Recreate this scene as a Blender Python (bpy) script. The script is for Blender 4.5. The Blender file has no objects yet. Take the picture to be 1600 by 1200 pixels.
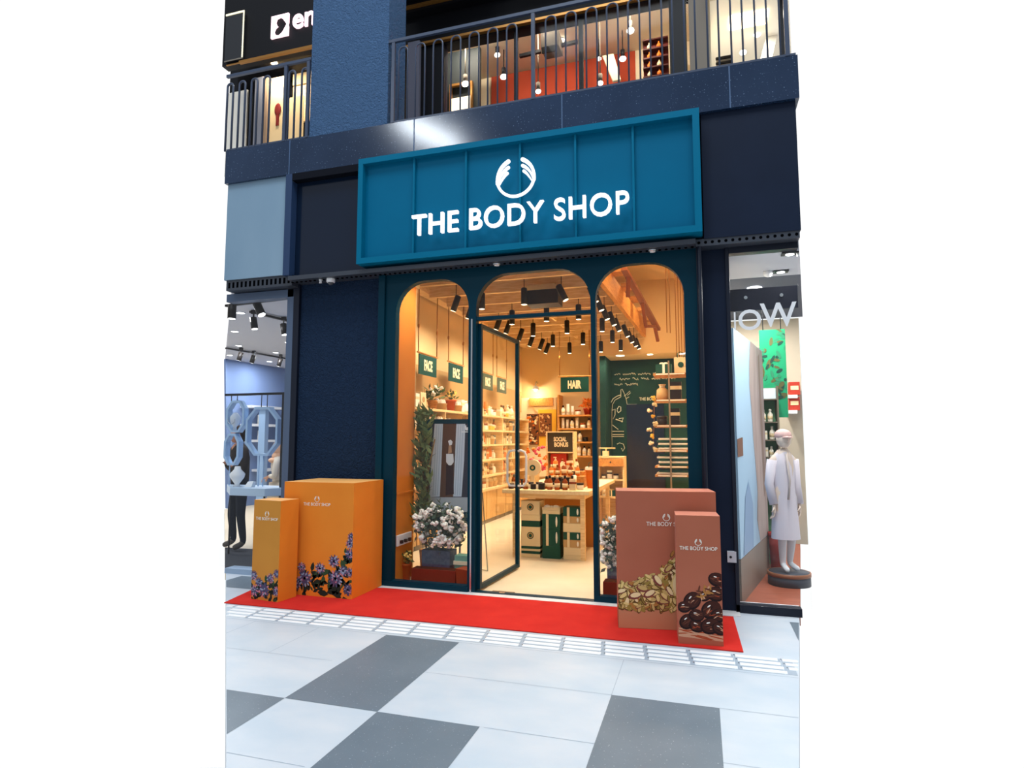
import bpy, bmesh, math, random
from mathutils import Vector, Matrix
random.seed(7)
S = bpy.context.scene
COL = S.collection

# ------------------------------------------------------------------ camera
YAW, PITCH, FPX = 0.299217, 0.0900878, 953.78
CAM = Vector((0.0, -6.2, 1.6))
cd = bpy.data.cameras.new('camera'); co = bpy.data.objects.new('camera', cd); COL.objects.link(co)
co.location = CAM; co.rotation_euler = (math.pi/2 + PITCH, 0, YAW)
cd.sensor_fit = 'HORIZONTAL'; cd.sensor_width = 36.0; cd.lens = FPX/1600*36.0
cd.clip_start = 0.05; cd.clip_end = 200
S.camera = co

# ------------------------------------------------------------------ view + world
S.view_settings.view_transform = 'Standard'
S.view_settings.look = 'None'
S.view_settings.exposure = 0.0
S.view_settings.gamma = 1.0
S.view_settings.use_curve_mapping = False
W = bpy.data.worlds.new('world'); S.world = W; W.use_nodes = True
nt = W.node_tree; nt.nodes.clear()
wo = nt.nodes.new('ShaderNodeOutputWorld'); bg = nt.nodes.new('ShaderNodeBackground')
tc = nt.nodes.new('ShaderNodeTexCoord'); sx = nt.nodes.new('ShaderNodeSeparateXYZ')
nt.links.new(tc.outputs['Generated'], sx.inputs[0])
# sky behind the building: plain bright overcast white; the street side opposite is a darker row of buildings under a pale sky
up = nt.nodes.new('ShaderNodeValToRGB')
up.color_ramp.elements[0].position = 0.0; up.color_ramp.elements[0].color = (0.48, 0.50, 0.53, 1)
e = up.color_ramp.elements.new(0.25); e.color = (0.26, 0.29, 0.33, 1)
e = up.color_ramp.elements.new(0.40); e.color = (0.06, 0.085, 0.125, 1)
e = up.color_ramp.elements.new(0.58); e.color = (0.10, 0.14, 0.20, 1)
up.color_ramp.elements[1].position = 0.78
up.color_ramp.elements[-1].position = 0.78; up.color_ramp.elements[-1].color = (1.15, 1.25, 1.4, 1)
nt.links.new(sx.outputs['Z'], up.inputs[0])
fr = nt.nodes.new('ShaderNodeMapRange'); fr.inputs[1].default_value = -0.22; fr.inputs[2].default_value = -0.04
nt.links.new(sx.outputs['Y'], fr.inputs[0])
mx = nt.nodes.new('ShaderNodeMix'); mx.data_type = 'RGBA'
nt.links.new(fr.outputs[0], mx.inputs[0]); nt.links.new(up.outputs[0], mx.inputs[6]); mx.inputs[7].default_value = (1.08, 1.08, 1.08, 1)
nt.links.new(mx.outputs[2], bg.inputs[0]); bg.inputs[1].default_value = 1.0
nt.links.new(bg.outputs[0], wo.inputs[0])

# large daylight opening of the street roof, high over the pavement in front of the shops
def area_light(name, loc, target, sx_, sy_, power, color, shape='RECTANGLE'):
    l = bpy.data.lights.new(name, 'AREA'); l.shape = shape; l.size = sx_
    if shape in ('RECTANGLE', 'ELLIPSE'): l.size_y = sy_
    l.energy = power; l.color = color
    o = bpy.data.objects.new(name, l); COL.objects.link(o); o.location = loc
    o.rotation_euler = (Vector(target)-Vector(loc)).to_track_quat('-Z', 'Y').to_euler()
    return o
area_light('roof_daylight', (-0.6, -5.5, 14.0), (-1.6, -1.5, 0), 8, 4, 950, (0.86, 0.94, 1.0))
fl_ = area_light('fascia_streak_light', (-8.6, -12.5, 12.0), (-2.9, 0, 5.0), 2.3, 0.38, 220, (0.85, 0.93, 1.0))  # unseen strip light added so its reflection streaks the stone band
fl_.rotation_euler.rotate_axis('Z', -0.35)

# ------------------------------------------------------------------ helpers
def L(c):
    c = c/255.0
    return c/12.92 if c <= 0.04045 else ((c+0.055)/1.055)**2.4
def rgb(r, g, b): return (L(r), L(g), L(b), 1.0)
MATS = {}
def mat(name, c, rough=0.55, spec=0.3, metal=0.0, emit=0.0, noise=None, bump=None, ecol=None, speck=None):
    if name in MATS: return MATS[name]
    m = bpy.data.materials.new(name); m.use_nodes = True
    n = m.node_tree; b = n.nodes['Principled BSDF']
    col = rgb(*c)
    b.inputs['Base Color'].default_value = col
    b.inputs['Roughness'].default_value = rough
    b.inputs['Specular IOR Level'].default_value = spec
    b.inputs['Metallic'].default_value = metal
    if emit:
        b.inputs['Emission Color'].default_value = rgb(*ecol) if ecol else col
        b.inputs['Emission Strength'].default_value = emit
    tcn = None
    if noise or bump or speck:
        tcn = n.nodes.new('ShaderNodeTexCoord')
    if noise:
        sc, c2, stretch = noise[0], noise[1], (noise[2] if len(noise) > 2 else (1, 1, 1))
        mp = n.nodes.new('ShaderNodeMapping'); mp.inputs['Scale'].default_value = stretch
        n.links.new(tcn.outputs['Object'], mp.inputs[0])
        nz = n.nodes.new('ShaderNodeTexNoise'); nz.inputs['Scale'].default_value = sc; nz.inputs['Detail'].default_value = 5
        n.links.new(mp.outputs[0], nz.inputs['Vector'])
        cr = n.nodes.new('ShaderNodeValToRGB')
        cr.color_ramp.elements[0].position = 0.35; cr.color_ramp.elements[1].position = 0.68
        cr.color_ramp.elements[0].color = col; cr.color_ramp.elements[1].color = rgb(*c2)
        n.links.new(nz.outputs[0], cr.inputs[0])
        last = cr.outputs[0]
        if speck:
            vz = n.nodes.new('ShaderNodeTexNoise'); vz.inputs['Scale'].default_value = speck[0]; vz.inputs['Detail'].default_value = 1
            n.links.new(tcn.outputs['Object'], vz.inputs['Vector'])
            c3 = n.nodes.new('ShaderNodeValToRGB'); c3.color_ramp.elements[0].position = speck[1]; c3.color_ramp.elements[1].position = speck[1]+0.02
            n.links.new(vz.outputs[0], c3.inputs[0])
            mm = n.nodes.new('ShaderNodeMix'); mm.data_type = 'RGBA'
            n.links.new(c3.outputs[0], mm.inputs[0]); n.links.new(last, mm.inputs[6]); mm.inputs[7].default_value = rgb(*speck[2])
            last = mm.outputs[2]
        n.links.new(last, b.inputs['Base Color'])
    if bump:
        nb = n.nodes.new('ShaderNodeTexNoise'); nb.inputs['Scale'].default_value = bump[0]; nb.inputs['Detail'].default_value = 3
        if len(bump) > 2: nb.inputs['Distortion'].default_value = bump[2]
        n.links.new(tcn.outputs['Object'], nb.inputs['Vector'])
        bp = n.nodes.new('ShaderNodeBump'); bp.inputs['Strength'].default_value = bump[1]; bp.inputs['Distance'].default_value = bump[3] if len(bump) > 3 else 0.01
        n.links.new(nb.outputs[0], bp.inputs['Height']); n.links.new(bp.outputs[0], b.inputs['Normal'])
    MATS[name] = m
    return m
def glassmat(name, tint=(1, 1, 1), refl=0.05, rough=0.0):
    if name in MATS: return MATS[name]
    m = bpy.data.materials.new(name); m.use_nodes = True
    n = m.node_tree; n.nodes.clear()
    o = n.nodes.new('ShaderNodeOutputMaterial'); t = n.nodes.new('ShaderNodeBsdfTransparent'); g = n.nodes.new('ShaderNodeBsdfGlossy')
    t.inputs[0].default_value = (*tint, 1); g.inputs['Roughness'].default_value = rough
    mxs = n.nodes.new('ShaderNodeMixShader'); lw = n.nodes.new('ShaderNodeLayerWeight'); lw.inputs[0].default_value = 0.5
    pw = n.nodes.new('ShaderNodeMath'); pw.operation = 'POWER'; pw.inputs[1].default_value = 4.0
    n.links.new(lw.outputs['Facing'], pw.inputs[0])
    mu = n.nodes.new('ShaderNodeMath'); mu.operation = 'MULTIPLY_ADD'; mu.inputs[1].default_value = 0.5; mu.inputs[2].default_value = refl
    n.links.new(pw.outputs[0], mu.inputs[0]); n.links.new(mu.outputs[0], mxs.inputs[0])
    n.links.new(t.outputs[0], mxs.inputs[1]); n.links.new(g.outputs[0], mxs.inputs[2]); n.links.new(mxs.outputs[0], o.inputs[0])
    MATS[name] = m
    return m

def curve_mesh(cu):
    ob = bpy.data.objects.new('tmp_curve', cu); COL.objects.link(ob)
    dg = bpy.context.evaluated_depsgraph_get(); dg.update()
    me = bpy.data.meshes.new_from_object(ob.evaluated_get(dg))
    vs = [v.co.copy() for v in me.vertices]; fs = [tuple(p.vertices) for p in me.polygons]
    bpy.data.objects.remove(ob); bpy.data.meshes.remove(me)
    return vs, fs
_tc = {}
def text2d(s, ext=0.02, bold=0.0, spacing=1.0):
    k = (s, ext, bold, spacing)
    if k in _tc: return _tc[k]
    cu = bpy.data.curves.new('t', 'FONT'); cu.body = s; cu.size = 1.0; cu.extrude = 0.5; cu.offset = bold; cu.space_character = spacing
    cu.resolution_u = 4
    vs, fs = curve_mesh(cu)
    x0 = min(v.x for v in vs); x1 = max(v.x for v in vs); y0 = min(v.y for v in vs); y1 = max(v.y for v in vs)
    vs = [Vector(((v.x-x0)/(x1-x0), (v.y-y0)/(y1-y0), v.z)) for v in vs]
    _tc[k] = (vs, fs); return _tc[k]
def rot_rows(p):   # helper: perpendicular pair to a direction
    p = p.normalized(); a = Vector((0, 0, 1)) if abs(p.z) < 0.9 else Vector((1, 0, 0))
    u = p.cross(a).normalized(); return u, p.cross(u).normalized()

class MB:
    def __init__(s): s.v = []; s.f = []; s.m = []; s.s = []; s.cur = 0
    def mi(s, i): s.cur = i; return s
    def add(s, vs, fs, smooth=False):
        o = len(s.v); s.v += [Vector(v) for v in vs]
        for f in fs: s.f.append(tuple(i+o for i in f)); s.m.append(s.cur); s.s.append(smooth)
        return s
    def box(s, x0, x1, y0, y1, z0, z1):
        x0, x1 = sorted((x0, x1)); y0, y1 = sorted((y0, y1)); z0, z1 = sorted((z0, z1))
        return s.add([(x0,y0,z0),(x1,y0,z0),(x1,y1,z0),(x0,y1,z0),(x0,y0,z1),(x1,y0,z1),(x1,y1,z1),(x0,y1,z1)],
              [(0,3,2,1),(4,5,6,7),(0,1,5,4),(1,2,6,5),(2,3,7,6),(3,0,4,7)])
    def hexa(s, bottom, top):     # four bottom corners, four top corners
        return s.add(list(bottom)+list(top), [(0,3,2,1),(4,5,6,7),(0,1,5,4),(1,2,6,5),(2,3,7,6),(3,0,4,7)])
    def bar(s, p0, p1, w, h=None):
        h = h or w; p0 = Vector(p0); p1 = Vector(p1); u, v = rot_rows(p1-p0); u = u*w/2; v = v*h/2
        return s.hexa([p0-u-v, p0+u-v, p0+u+v, p0-u+v], [p1-u-v, p1+u-v, p1+u+v, p1-u+v])
    def quad(s, a, b, c, d): return s.add([a, b, c, d], [(0, 1, 2, 3)])
    def cyl(s, p0, p1, r0, r1=None, n=14, smooth=True):
        r1 = r0 if r1 is None else r1; p0 = Vector(p0); p1 = Vector(p1); u, v = rot_rows(p1-p0)
        vs = []
        for p, r in ((p0, r0), (p1, r1)):
            for k in range(n):
                a = 2*math.pi*k/n; vs.append(p+u*r*math.cos(a)+v*r*math.sin(a))
        s.add(vs, [(k, (k+1) % n, n+(k+1) % n, n+k) for k in range(n)], smooth)
        o = len(s.v)-2*n
        s.f.append(tuple(o+k for k in range(n))); s.m.append(s.cur); s.s.append(False)
        s.f.append(tuple(o+n+k for k in range(n))); s.m.append(s.cur); s.s.append(False)
        return s
    def lathe(s, c, prof, n=16, axis=None):
        c = Vector(c); ax = Vector(axis).normalized() if axis else Vector((0, 0, 1)); u, v = rot_rows(ax)
        vs = []
        for r, z in prof:
            for k in range(n):
                a = 2*math.pi*k/n; vs.append(c+ax*z+u*r*math.cos(a)+v*r*math.sin(a))
        fs = []
        for i in range(len(prof)-1):
            for k in range(n): fs.append((i*n+k, i*n+(k+1) % n, (i+1)*n+(k+1) % n, (i+1)*n+k))
        fs.append(tuple(range(n))); fs.append(tuple((len(prof)-1)*n+k for k in range(n)))
        return s.add(vs, fs, True)
    def ell(s, c, r, n=12, m=8):
        c = Vector(c); r = Vector(r) if hasattr(r, '__len__') else Vector((r, r, r))
        vs = [c+Vector((0, 0, -r.z))]
        for i in range(1, m):
            t = math.pi*i/m
            for k in range(n):
                a = 2*math.pi*k/n; vs.append(c+Vector((r.x*math.sin(t)*math.cos(a), r.y*math.sin(t)*math.sin(a), -r.z*math.cos(t))))
        vs.append(c+Vector((0, 0, r.z))); fs = []
        for k in range(n): fs.append((0, 1+(k+1) % n, 1+k)); fs.append((len(vs)-1, 1+(m-2)*n+k, 1+(m-2)*n+(k+1) % n))
        for i in range(m-2):
            for k in range(n): fs.append((1+i*n+k, 1+i*n+(k+1) % n, 1+(i+1)*n+(k+1) % n, 1+(i+1)*n+k))
        return s.add(vs, fs, True)
    def tube(s, pts, r, n=8):
        pts = [Vector(p) for p in pts]; rr = r if hasattr(r, '__len__') else [r]*len(pts)
        vs = []; u = None
        for i, p in enumerate(pts):
            d = (pts[min(i+1, len(pts)-1)]-pts[max(i-1, 0)]).normalized()
            if u is None: u, v = rot_rows(d)
            else:
                u = (u-d*u.dot(d)).normalized(); v = d.cross(u).normalized()
            for k in range(n):
                a = 2*math.pi*k/n; vs.append(p+u*rr[i]*math.cos(a)+v*rr[i]*math.sin(a))
        fs = []
        for i in range(len(pts)-1):
            for k in range(n): fs.append((i*n+k, i*n+(k+1) % n, (i+1)*n+(k+1) % n, (i+1)*n+k))
        fs.append(tuple(range(n))); fs.append(tuple((len(pts)-1)*n+k for k in range(n)))
        return s.add(vs, fs, True)
    def prism(s, poly, org, u, v, d):
        # outline in (u, v), pushed along w = d (a vector)
        org = Vector(org); u = Vector(u); v = Vector(v); d = Vector(d); n = len(poly)
        a = [org+u*p[0]+v*p[1] for p in poly]
        s.add(a+[p+d for p in a], [tuple(range(n)), tuple(n+k for k in range(n))]+[(k, (k+1) % n, n+(k+1) % n, n+k) for k in range(n)])
        return s
    def plate(s, outer, holes, org, u, v, t):
        # flat plate with holes, t = thickness vector
        cu = bpy.data.curves.new('p', 'CURVE'); cu.dimensions = '2D'; cu.fill_mode = 'BOTH'; cu.extrude = 0.5
        for pl in [outer]+list(holes):
            sp = cu.splines.new('POLY'); sp.points.add(len(pl)-1); sp.use_cyclic_u = True
            for i, p in enumerate(pl): sp.points[i].co = (p[0], p[1], 0, 1)
        vs, fs = curve_mesh(cu); org = Vector(org); u = Vector(u); v = Vector(v); t = Vector(t)
        return s.add([org+u*q.x+v*q.y+t*(q.z+0.5) for q in vs], fs)
    def text(s, st, org, u, v, w, h, d=0.0, bold=0.0, spacing=1.0, out=(0, -1, 0)):
        vs, fs = text2d(st, bold=bold, spacing=spacing); org = Vector(org); u = Vector(u); v = Vector(v); out = Vector(out)
        return s.add([org+u*q.x*w+v*q.y*h+out*((q.z+0.5)*max(d, 0.0006)) for q in vs], fs)
    def build(s, name, mats, parent=None, org=None, bevel=0.0, recalc=True, sub=0):
        if not isinstance(mats, (list, tuple)): mats = [mats]
        if parent is not None: o3 = Vector(parent_world(parent))
        elif org is not None: o3 = Vector(org)
        elif s.v:
            xs = [v.x for v in s.v]; ys = [v.y for v in s.v]; o3 = Vector(((min(xs)+max(xs))/2, (min(ys)+max(ys))/2, min(v.z for v in s.v)))
        else: o3 = Vector()
        me = bpy.data.meshes.new(name); me.from_pydata([tuple(v-o3) for v in s.v], [], s.f)
        for m in mats: me.materials.append(m)
        me.polygons.foreach_set('material_index', s.m); me.polygons.foreach_set('use_smooth', s.s)
        if recalc:
            bm = bmesh.new(); bm.from_mesh(me); bmesh.ops.recalc_face_normals(bm, faces=bm.faces); bm.to_mesh(me); bm.free()
        me.update()
        ob = bpy.data.objects.new(name, me); COL.objects.link(ob)
        if parent is not None: ob.parent = parent
        else: ob.location = o3
        if bevel:
            b = ob.modifiers.new('bevel', 'BEVEL'); b.width = bevel; b.segments = 2; b.limit_method = 'ANGLE'
        return ob
def parent_world(p):
    v = Vector(p.location)
    while p.parent: p = p.parent; v += Vector(p.location)
    return v
def tag(o, label, cat, group=None, kind=None):
    o['label'] = label; o['category'] = cat
    if group: o['group'] = group
    if kind: o['kind'] = kind
    return o
def thing(name, label, cat, loc, group=None, kind=None):
    o = bpy.data.objects.new(name, None); COL.objects.link(o); o.location = loc; o.empty_display_size = 0.1
    return tag(o, label, cat, group, kind)
def struct(name, mb, m, bevel=0.0, label=None, cat=None):
    o = mb.build(name, m, org=(0, 0, 0), bevel=bevel); o['kind'] = 'structure'
    if label: o['label'] = label
    if cat: o['category'] = cat
    return o
def dup(o, loc=None, rz=None, label=None, group=None):
    c = o.copy(); COL.objects.link(c)
    if loc is not None: c.location = loc
    if rz is not None: c.rotation_euler = (0, 0, rz)
    if label: c['label'] = label
    if group: c['group'] = group
    for ch in list(o.children):
        k = ch.copy(); COL.objects.link(k); k.parent = c
        for g in list(ch.children):
            q = g.copy(); COL.objects.link(q); q.parent = k
    return c
_f = Vector((-math.sin(YAW)*math.cos(PITCH), math.cos(YAW)*math.cos(PITCH), math.sin(PITCH)))
_r = Vector((math.cos(YAW), math.sin(YAW), 0)); _u = _r.cross(_f)
def at(px, py, ax, v):    # where the line of sight through a photo point meets a world plane
    d = _f*FPX+_r*(px-800)-_u*(py-600); i = 'xyz'.index(ax)
    return CAM+d*((v-CAM[i])/d[i])
ORD = ['first','second','third','fourth','fifth','sixth','seventh','eighth','ninth','tenth','eleventh','twelfth','thirteenth','fourteenth','fifteenth','sixteenth','seventeenth','eighteenth','nineteenth','twentieth','twenty-first','twenty-second','twenty-third','twenty-fourth','twenty-fifth','twenty-sixth','twenty-seventh','twenty-eighth','twenty-ninth','thirtieth']
X = Vector((1, 0, 0)); Y = Vector((0, 1, 0)); Z = Vector((0, 0, 1))

# the emblem: two hands closing into a ring, drawn in a unit circle
def stroke(path, wid, n=10):
    # thick tapering stroke with round tip, returned as an outline
    pts = []
    P = [Vector((p[0], p[1])) for p in path]
    for i in range(n+1):
        t = i/n; q = (1-t)**2*P[0]+2*t*(1-t)*P[1]+t*t*P[2]; pts.append(q)
    Lh, Rh = [], []
    for i, p in enumerate(pts):
        d = (pts[min(i+1, n)]-pts[max(i-1, 0)]).normalized(); nrm = Vector((-d.y, d.x)); w = wid[0]+(wid[1]-wid[0])*(i/n)**0.7
        Lh.append(p+nrm*w); Rh.append(p-nrm*w)
    d = (pts[-1]-pts[-2]).normalized(); a0 = math.atan2(d.y, d.x); tip = []
    for k in range(1, 6):
        a = a0+math.pi/2-math.pi*k/6; tip.append(pts[-1]+Vector((math.cos(a), math.sin(a)))*wid[1])
    return [tuple(p) for p in Lh+tip+Rh[::-1]]
def emblem(mb, c, u, v, R, d):
    c = Vector(c); out = d
    for sgn in (-1, 1):
        uu = Vector(u)*R*sgn; vv = Vector(v)*R
        mb.prism(stroke([(0.945, -0.25), (0.97, 0.55), (0.36, 0.86)], (0.05, 0.095)), c, uu, vv, out)
        mb.prism(stroke([(0.885, -0.22), (0.78, 0.33), (0.36, 0.55)], (0.02, 0.078)), c, uu, vv, out*0.97)
        mb.prism(stroke([(0.83, -0.30), (0.64, 0.10), (0.42, 0.27)], (0.018, 0.07)), c, uu, vv, out*0.94)
    a = [math.radians(t) for t in range(192, 349, 6)]
    poly = [(math.cos(t)*1.0, math.sin(t)*1.0) for t in a]+[(math.cos(t)*0.87, math.sin(t)*0.87) for t in reversed(a)]
    mb.prism(poly, c, Vector(u)*R, Vector(v)*R, out)
def brand(mb, c, u, v, w, d, bold=0.03):
    # emblem over the two-line-high shop name, w = width of the lettering
    u = Vector(u); v = Vector(v); c = Vector(c)
    emblem(mb, c+v*w*0.218, u, v, w*0.093, d)
    mb.text('THE BODY SHOP', c-u*w/2, u, v, w, w*0.1, d.length, bold=bold, out=d.normalized())
# ================================================================== MATERIALS
M_light = mat('pale_paver', (184, 198, 210), 0.45, 0.25, noise=(2.2, (198, 206, 214), (1, 1.6, 1)), bump=(60, 0.05))
M_dark = mat('grey_paver', (100, 115, 127), 0.4, 0.2, noise=(3.0, (108, 122, 134)), speck=(90, 0.72, (165, 175, 185)))
M_seam = mat('paver_joint', (158, 172, 186), 0.7, 0.1)
M_teal = mat('teal_paint', (0, 104, 138), 0.5, 0.08)
M_tealp = mat('teal_panel', (0, 97, 133), 0.5, 0.08, noise=(1.5, (0, 101, 138)))
M_frame = mat('dark_teal_paint', (0, 48, 64), 0.4, 0.12)
M_pillar_shaded = mat('pillar_render_shaded', (24, 44, 70), 0.75, 0.15, bump=(26, 1.0, 1.5, 0.03))  # lower pillar: same paint as the upper one, darkened for shade
M_pillar_lit = mat('pillar_render_lit', (64, 94, 130), 0.75, 0.15, bump=(26, 1.0, 1.5, 0.03))  # upper pillar: same paint, lightened as if catching the light
M_granite = mat('dark_blue_stone', (22, 42, 68), 0.14, 0.5, noise=(1.3, (34, 54, 82)), speck=(70, 0.70, (110, 135, 165)))
M_gloss = mat('navy_gloss_panel', (14, 28, 48), 0.14, 0.4)
M_matt = mat('navy_matt_panel', (16, 28, 48), 0.5, 0.15, noise=(1.5, (20, 33, 55)))
M_pale = mat('pale_blue_panel', (122, 150, 172), 0.5, 0.2, noise=(1.2, (134, 160, 180), (1, 1, 0.4)))
M_black = mat('black_metal', (22, 25, 32), 0.45, 0.3)
M_dkframe = mat('black_blue_frame', (16, 24, 40), 0.4, 0.3)
M_rail = mat('railing_paint', (58, 70, 92), 0.35, 0.4)
M_void = mat('dark_soffit', (12, 16, 26), 0.7, 0.1)
M_glass = glassmat('window_glass', (0.97, 0.98, 0.98), 0.02)
M_steel = mat('brushed_steel', (190, 196, 200), 0.25, 0.5, metal=0.9)
M_white = mat('white_enamel', (236, 238, 240), 0.5, 0.3)
M_sign = mat('sign_white', (255, 255, 255), 0.5, 0.1, emit=0.75)
M_gold = mat('brass_trim', (170, 120, 60), 0.35, 0.4, metal=0.6)
M_lamp = mat('lamp_glow', (255, 250, 240), 0.5, 0.1, emit=6.0)
M_lampw = mat('warm_lamp_glow', (255, 232, 190), 0.5, 0.1, emit=5.0)
M_tan = mat('tan_wall', (227, 195, 145), 0.85, 0.1, noise=(1.0, (222, 190, 139)))
M_tan2 = mat('beige_wall_band', (196, 156, 104), 0.85, 0.1)
M_orange = mat('rust_orange_board', (216, 132, 52), 0.7, 0.15, noise=(2, (206, 120, 44)))
M_wood = mat('pale_wood', (246, 216, 164), 0.55, 0.2, noise=(5, (224, 186, 130), (1, 8, 8)))
M_wood2 = mat('honey_wood', (206, 146, 76), 0.55, 0.2, noise=(5, (180, 118, 54), (8, 1, 8)))
M_cab = mat("cabinet_wood", (214, 170, 108), 0.55, 0.2, noise=(4, (196, 148, 88), (8, 8, 1)))
M_plank = mat('brown_plank', (150, 110, 76), 0.7, 0.15, noise=(3.5, (118, 82, 54), (1, 7, 7)))
M_shopfloor = mat('cream_stone_floor', (232, 218, 190), 0.3, 0.3, noise=(1.6, (220, 203, 172)))
M_green = mat('chalkboard_green', (19, 45, 38), 0.7, 0.12, noise=(1.4, (27, 61, 50)))
M_chalk = mat('chalk', (205, 200, 170), 0.9, 0.05)
M_signgreen = mat('sign_green', (24, 72, 66), 0.7, 0.15)
M_cream = mat('cream', (244, 228, 190), 0.6, 0.2)
M_creamsign = mat('cream_lettering', (250, 232, 190), 0.6, 0.2)
M_red = mat('red_carpet', (200, 46, 40), 0.95, 0.05, noise=(4, (208, 52, 44)), bump=(350, 0.3))
M_hole = mat('black_hole', (5, 6, 9), 0.9, 0.0)

# ================================================================== GROUND
fl = MB()
fpoly = [(-5.55, 0.02), (-5.38, -0.18), (-2.26, -3.61), (-3.32, -3.94), (-4.6, -6.9), (3.4, -6.9), (1.46, -2.46), (0.41, -2.79), (0.80, -0.03), (0.81, 0.02)]
# the pavement, with the front edge of the modelled stretch behind the viewer
fl.prism([(p[0], p[1]) for p in [(-5.55, 0.02), (-2.262, -3.61), (-3.32, -3.955), (-4.6, -6.9), (3.4, -6.9), (1.47, -2.48), (0.413, -2.80), (0.81, 0.02)]], (0, 0, -0.12), X, Y, Z*0.12)
def lx(y): return -5.532-0.9058*y
def rx(y): return 0.807+0.1408*y
G = 0.643
def cell(x0, x1, y0, y1, h, mi):
    # a paver, its corners kept inside the modelled stretch
    pts = [(x0, y0), (x1, y0), (x1, y1), (x0, y1)]
    def clip(pts, f):
        out = []
        for i, a in enumerate(pts):
            b = pts[(i+1) % len(pts)]; fa, fb = f(a), f(b)
            if fa >= 0: out.append(a)
            if (fa >= 0) != (fb >= 0):
                t = fa/(fa-fb); out.append((a[0]+(b[0]-a[0])*t, a[1]+(b[1]-a[1])*t))
        return out
    pts = clip(pts, lambda p: p[0]-lx(p[1])-0.004)
    pts = clip(pts, lambda p: rx(p[1])-0.004-p[0])
    if len(pts) >= 3:
        fl.mi(mi); fl.add([(p[0], p[1], h) for p in pts], [tuple(range(len(pts)))])
darks = [(-2.51, -1.866, -2.845, -1.56), (-3.153, -2.51, -4.13, -2.845), (-1.866, -1.223, -4.13, -2.845), (-0.58, 0.063, -3.49, -2.2),
         (-5.2, -4.55, -0.62, -0.12), (0.70, 1.2, -0.95, -0.2)]
for d in darks: cell(*d, 0.0012, 1)
for k in range(-8, 6):
    xs = -0.58+G*k
    if k in (0,): cell(xs-0.002, xs+0.002, -2.2, -1.56, 0.0008, 2)
for ys, x0, x1 in ((-2.2, -1.86, -0.58), (-2.2, 0.063, 1.0), (-2.845, 0.063, 1.0), (-2.845, -1.2, -0.58), (-3.49, -2.51, -1.9), (-3.49, -1.22, -0.6), (-2.2, -4.2, -2.6)):
    cell(x0, x1, ys-0.002, ys+0.002, 0.0008, 2)
cell(-3.155, -3.151, -2.2, -1.56, 0.0008, 2); cell(-3.8, -3.796, -2.2, -1.56, 0.0008, 2)
cell(-6, 1, -1.558, -1.553, 0.0006, 2)
floor = struct('floor', fl, [M_light, M_dark, M_seam])

# threshold strip in front of the shop
t = MB(); t.box(-3.47, 0.30, -0.17, 0.0, 0.0, 0.008)
struct('trim_1', t, mat('threshold_stone', (222, 224, 224), 0.4, 0.3))

# red carpet
c = MB(); c.prism([(-4.50, -1.165), (0.262, -1.145), (0.235, -0.2), (-3.30, -0.175), (-4.62, -0.55)], (0, 0, 0.0015), X, Y, Z*0.008)
tag(c.build('carpet', M_red), 'long red carpet lying on the pavement across the shop entrance', 'carpet')

# tactile strip: tiles of four ribs
M_tbase = mat('tile_base_grey', (158, 172, 186), 0.5, 0.2)
bars = MB
x = -4.62; n = 0
while x < 0.62:
    root = thing('tactile_paving_tile', f'tile of four white guide ribs, {ORD[n]} from the left along the red carpet', 'paving tile', (x+0.15, -1.37, 0.0012), 'guide tiles in front of the carpet')
    bx0, bx1 = max(x+0.002, lx(-1.5)+0.16), min(x+0.318, rx(-1.5)-0.01)
    if bx1-bx0 > 0.04: bp_ = MB(); bp_.box(bx0, bx1, -1.515, -1.205, 0.0006, 0.0013); bp_.build('base', M_tbase, root)
    for j in range(4):
        y = -1.235-0.083*j; m_ = MB(); x0, x1 = x+0.012+0.012*j, x+0.30+0.012*j
        if y < 0 and x0 < lx(y)+0.02: x0 = lx(y)+0.02
        if x1 > rx(y)-0.01: x1 = rx(y)-0.01
        if x1-x0 < 0.05: continue
        r = 0.022
        m_.prism([(-r, 0), (-r*0.7, 0.006), (r*0.7, 0.006), (r, 0)], (x0, y, 0.0013), Y, Z, X*(x1-x0))
        m_.mi(1)
        for xx in (x0-0.008, ): m_.cyl((xx, y+0.016, 0.0012), (xx, y+0.016, 0.005), 0.006, n=8)
        m_.build('rib', [M_white, M_steel], root)
    x += 0.3205; n += 1

# ================================================================== FACADE
# shop front frame with three arched openings
def arch(x0, x1, z0, z1, r, rz=None):
    rz = rz or r; P = [(x0, z0), (x1, z0)]
    for k in range(9):
        a = math.pi/2*k/8; P.append((x1-r+r*math.cos(a), z1-rz+rz*math.sin(a)))
    for k in range(9):
        a = math.pi/2*(1+k/8); P.append((x0+r+r*math.cos(a), z1-rz+rz*math.sin(a)))
    return P
sf = MB()
sf.plate([(-3.48, 0.0), (0.0, 0.0), (0.0, 3.56), (-3.48, 3.56)], [arch(-3.27, -2.385, 0.065, 3.37, 0.34), arch(-2.30, -1.048, 0.012, 3.38, 0.36), arch(-0.998, -0.125, 0.065, 3.37, 0.34)], (0, -0.07, 0), X, Z, Y*0.09)
sf.box(-3.48, -3.40, -0.10, -0.07, 0, 3.56); sf.box(-2.31, -1.04, -0.06, 0.0, 2.885, 2.925)
sf.box(-3.40, -2.37, -0.085, -0.07, 0.0, 0.06)
struct('trim_2', sf, M_frame, bevel=0.004)
gl = MB(); gl.plate(arch(-3.28, -2.375, 0.055, 3.38, 0.34), [], (0, -0.02, 0), X, Z, Y*0.006); struct('window_1', gl, M_glass)
gl = MB(); gl.plate(arch(-1.008, -0.115, 0.055, 3.38, 0.34), [], (0, -0.02, 0), X, Z, Y*0.006); struct('window_2', gl, M_glass)
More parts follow.
